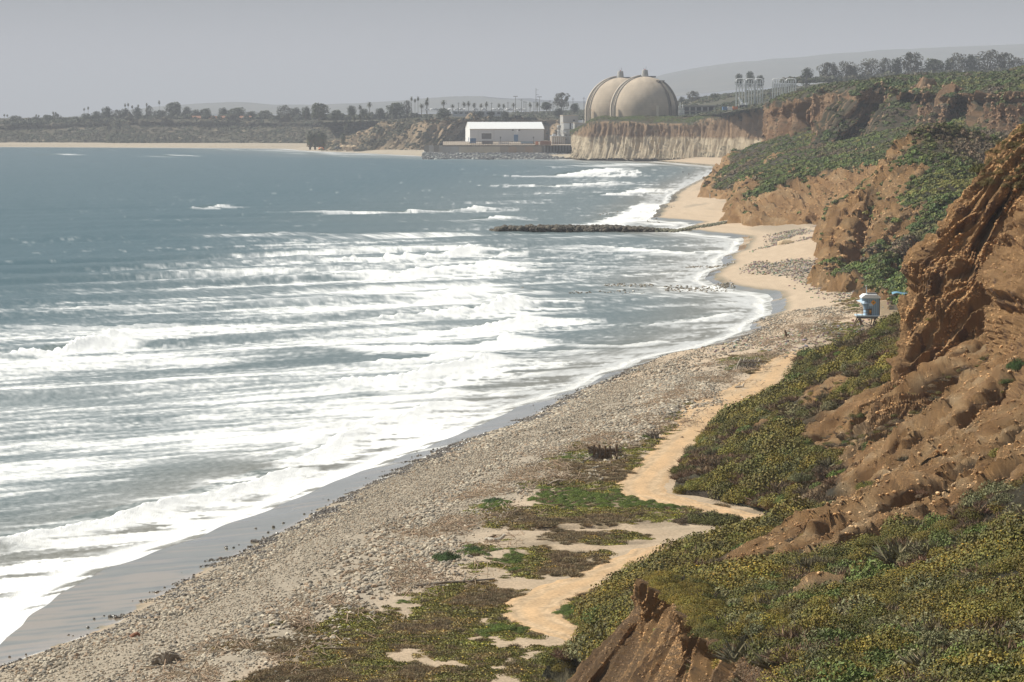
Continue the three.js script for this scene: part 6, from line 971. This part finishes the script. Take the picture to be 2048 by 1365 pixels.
bush('bushy crown of yellow-green scrub on top of the earth bank', 1352, 1178, 120, 52, 'olive', 119, 904, 'flowering');
bush('dark green scrub bush hanging over the right of the earth bank', 1412, 1218, 110, 58, 'olive', 113, 905, 'flowering');
bush('rounded flowering bush below the bank top', 1455, 1262, 120, 52, 'yellow', 106, 906, 'flowering');
bush('dark bushy mound at the lower middle of the near slope', 1628, 1300, 110, 60, 'olive', 100, 907, 'fine');
bush('round grey-green bush on the slope right of the trail', 1601, 962, 58, 34, 'grey', 197, 908, 'fine');
bush('round brownish bush just right of the grey-green one', 1643, 946, 48, 32, 'brush', 200, 909, 'fine');
bush('dark flowering bush on the bare gullied slope', 1745, 982, 80, 36, 'yellow', 183, 910, 'flowering');
bush('bright green shrub low on the bare slope', 1700, 1040, 50, 20, 'green', 172, 911);
bush('green shrub at the right edge below the near cliff', 2038, 740, 60, 44, 'green', 187, 912);
bush('dry bush at the right end of the gully below the near cliff', 2000, 770, 50, 30, 'grey', 192, 915, 'fine');
bush('tuft of green plants on the cobbles near the upturned snag', 985, 1005, 52, 16, 'green', 0, 913);
bush('dark bush on the shoulder of the near cliff', 1960, 345, 60, 36, 'olive', 234, 916, 'fine');

// ---------------------------------------------------------------- people far up the beach
{
  const J = { hip: V(0, .92, 0), chest: V(0, 1.32, .02), neck: V(0, 1.48, .02), head: V(0, 1.60, .04), ls: V(-.19, 1.40, .0), rs: V(.19, 1.40, 0), le: V(-.25, 1.12, .08), re: V(.25, 1.12, -.1), lh: V(-.24, .88, .2), rh: V(.24, .86, -.14), lk: V(-.1, .50, .14), rk: V(.1, .49, -.02), lf: V(-.1, .07, .22), rf: V(.1, .12, -.3), lt: V(-.1, .03, .36), rt: V(.1, .03, -.2) };
  const bones = [['hip', 'chest', .14, .16], ['chest', 'neck', .15, .07], ['neck', 'head', .06, .10], ['head', 'head', .11, .11], ['chest', 'ls', .1, .075], ['chest', 'rs', .1, .075], ['ls', 'le', .06, .045], ['rs', 're', .06, .045], ['le', 'lh', .042, .035], ['re', 'rh', .042, .035], ['hip', 'lk', .105, .065], ['hip', 'rk', .105, .065], ['lk', 'lf', .062, .042], ['rk', 'rf', .062, .042], ['lf', 'lt', .045, .04], ['rf', 'rt', .045, .04]];
  const N = 56, mc = new MarchingCubes(N, new THREE.MeshStandardMaterial(), false, false, 60000), q = V(), S = .9;
  for (let z = 0; z < N; z++) for (let y = 0; y < N; y++) for (let x = 0; x < N; x++) {
    q.set((x / N * 2 - 1) * S, (y / N * 2 - 1) * S + .85, (z / N * 2 - 1) * S); let d = 0;
    for (const [a, b, r0, r1] of bones) { const A = J[a], B = J[b], ab = B.clone().sub(A), L = ab.lengthSq(), t = L < 1e-6 ? 0 : clamp(q.clone().sub(A).dot(ab) / L), e = q.distanceTo(A.clone().addScaledVector(ab, t)) - mix(r0, r1, t); d += Math.exp(-e * 34); }
    mc.field[x + y * N + z * N * N] = Math.log(Math.max(d, 1e-30)) / 34;
  }
  mc.isolation = 0; mc.update();
  const g = new THREE.BufferGeometry(), c = mc.count ?? mc.geometry.drawRange.count; g.setAttribute('position', new THREE.BufferAttribute(mc.positionArray.slice(0, c * 3), 3)); g.setAttribute('normal', new THREE.BufferAttribute(mc.normalArray.slice(0, c * 3), 3)); g.scale(S, S, S); g.translate(0, .85, 0);
  [[1366, 349, 3.1, 'person in dark clothes walking on the sand below the pale bluff, left of the pair', M.steelDark], [1378, 353, 0.4, 'person in dark clothes walking on the sand below the pale bluff, right of the pair', M.wood], [1420, 397, 1.2, 'person in pale clothes standing at the foot of the low promontory', M.concreteGrey]].forEach(([px, py, turn, label, m]) => { const t = thing('person', label, 'person', onGround(px, py, 1.5), turn, null); mesh('body', g, m, t); mesh('hair', new THREE.SphereGeometry(.125, 12, 8, 0, 6.29, 0, 1.7).translate(0, 1.63, .02), M.black, t); });
}
renderer.render(scene, camera);
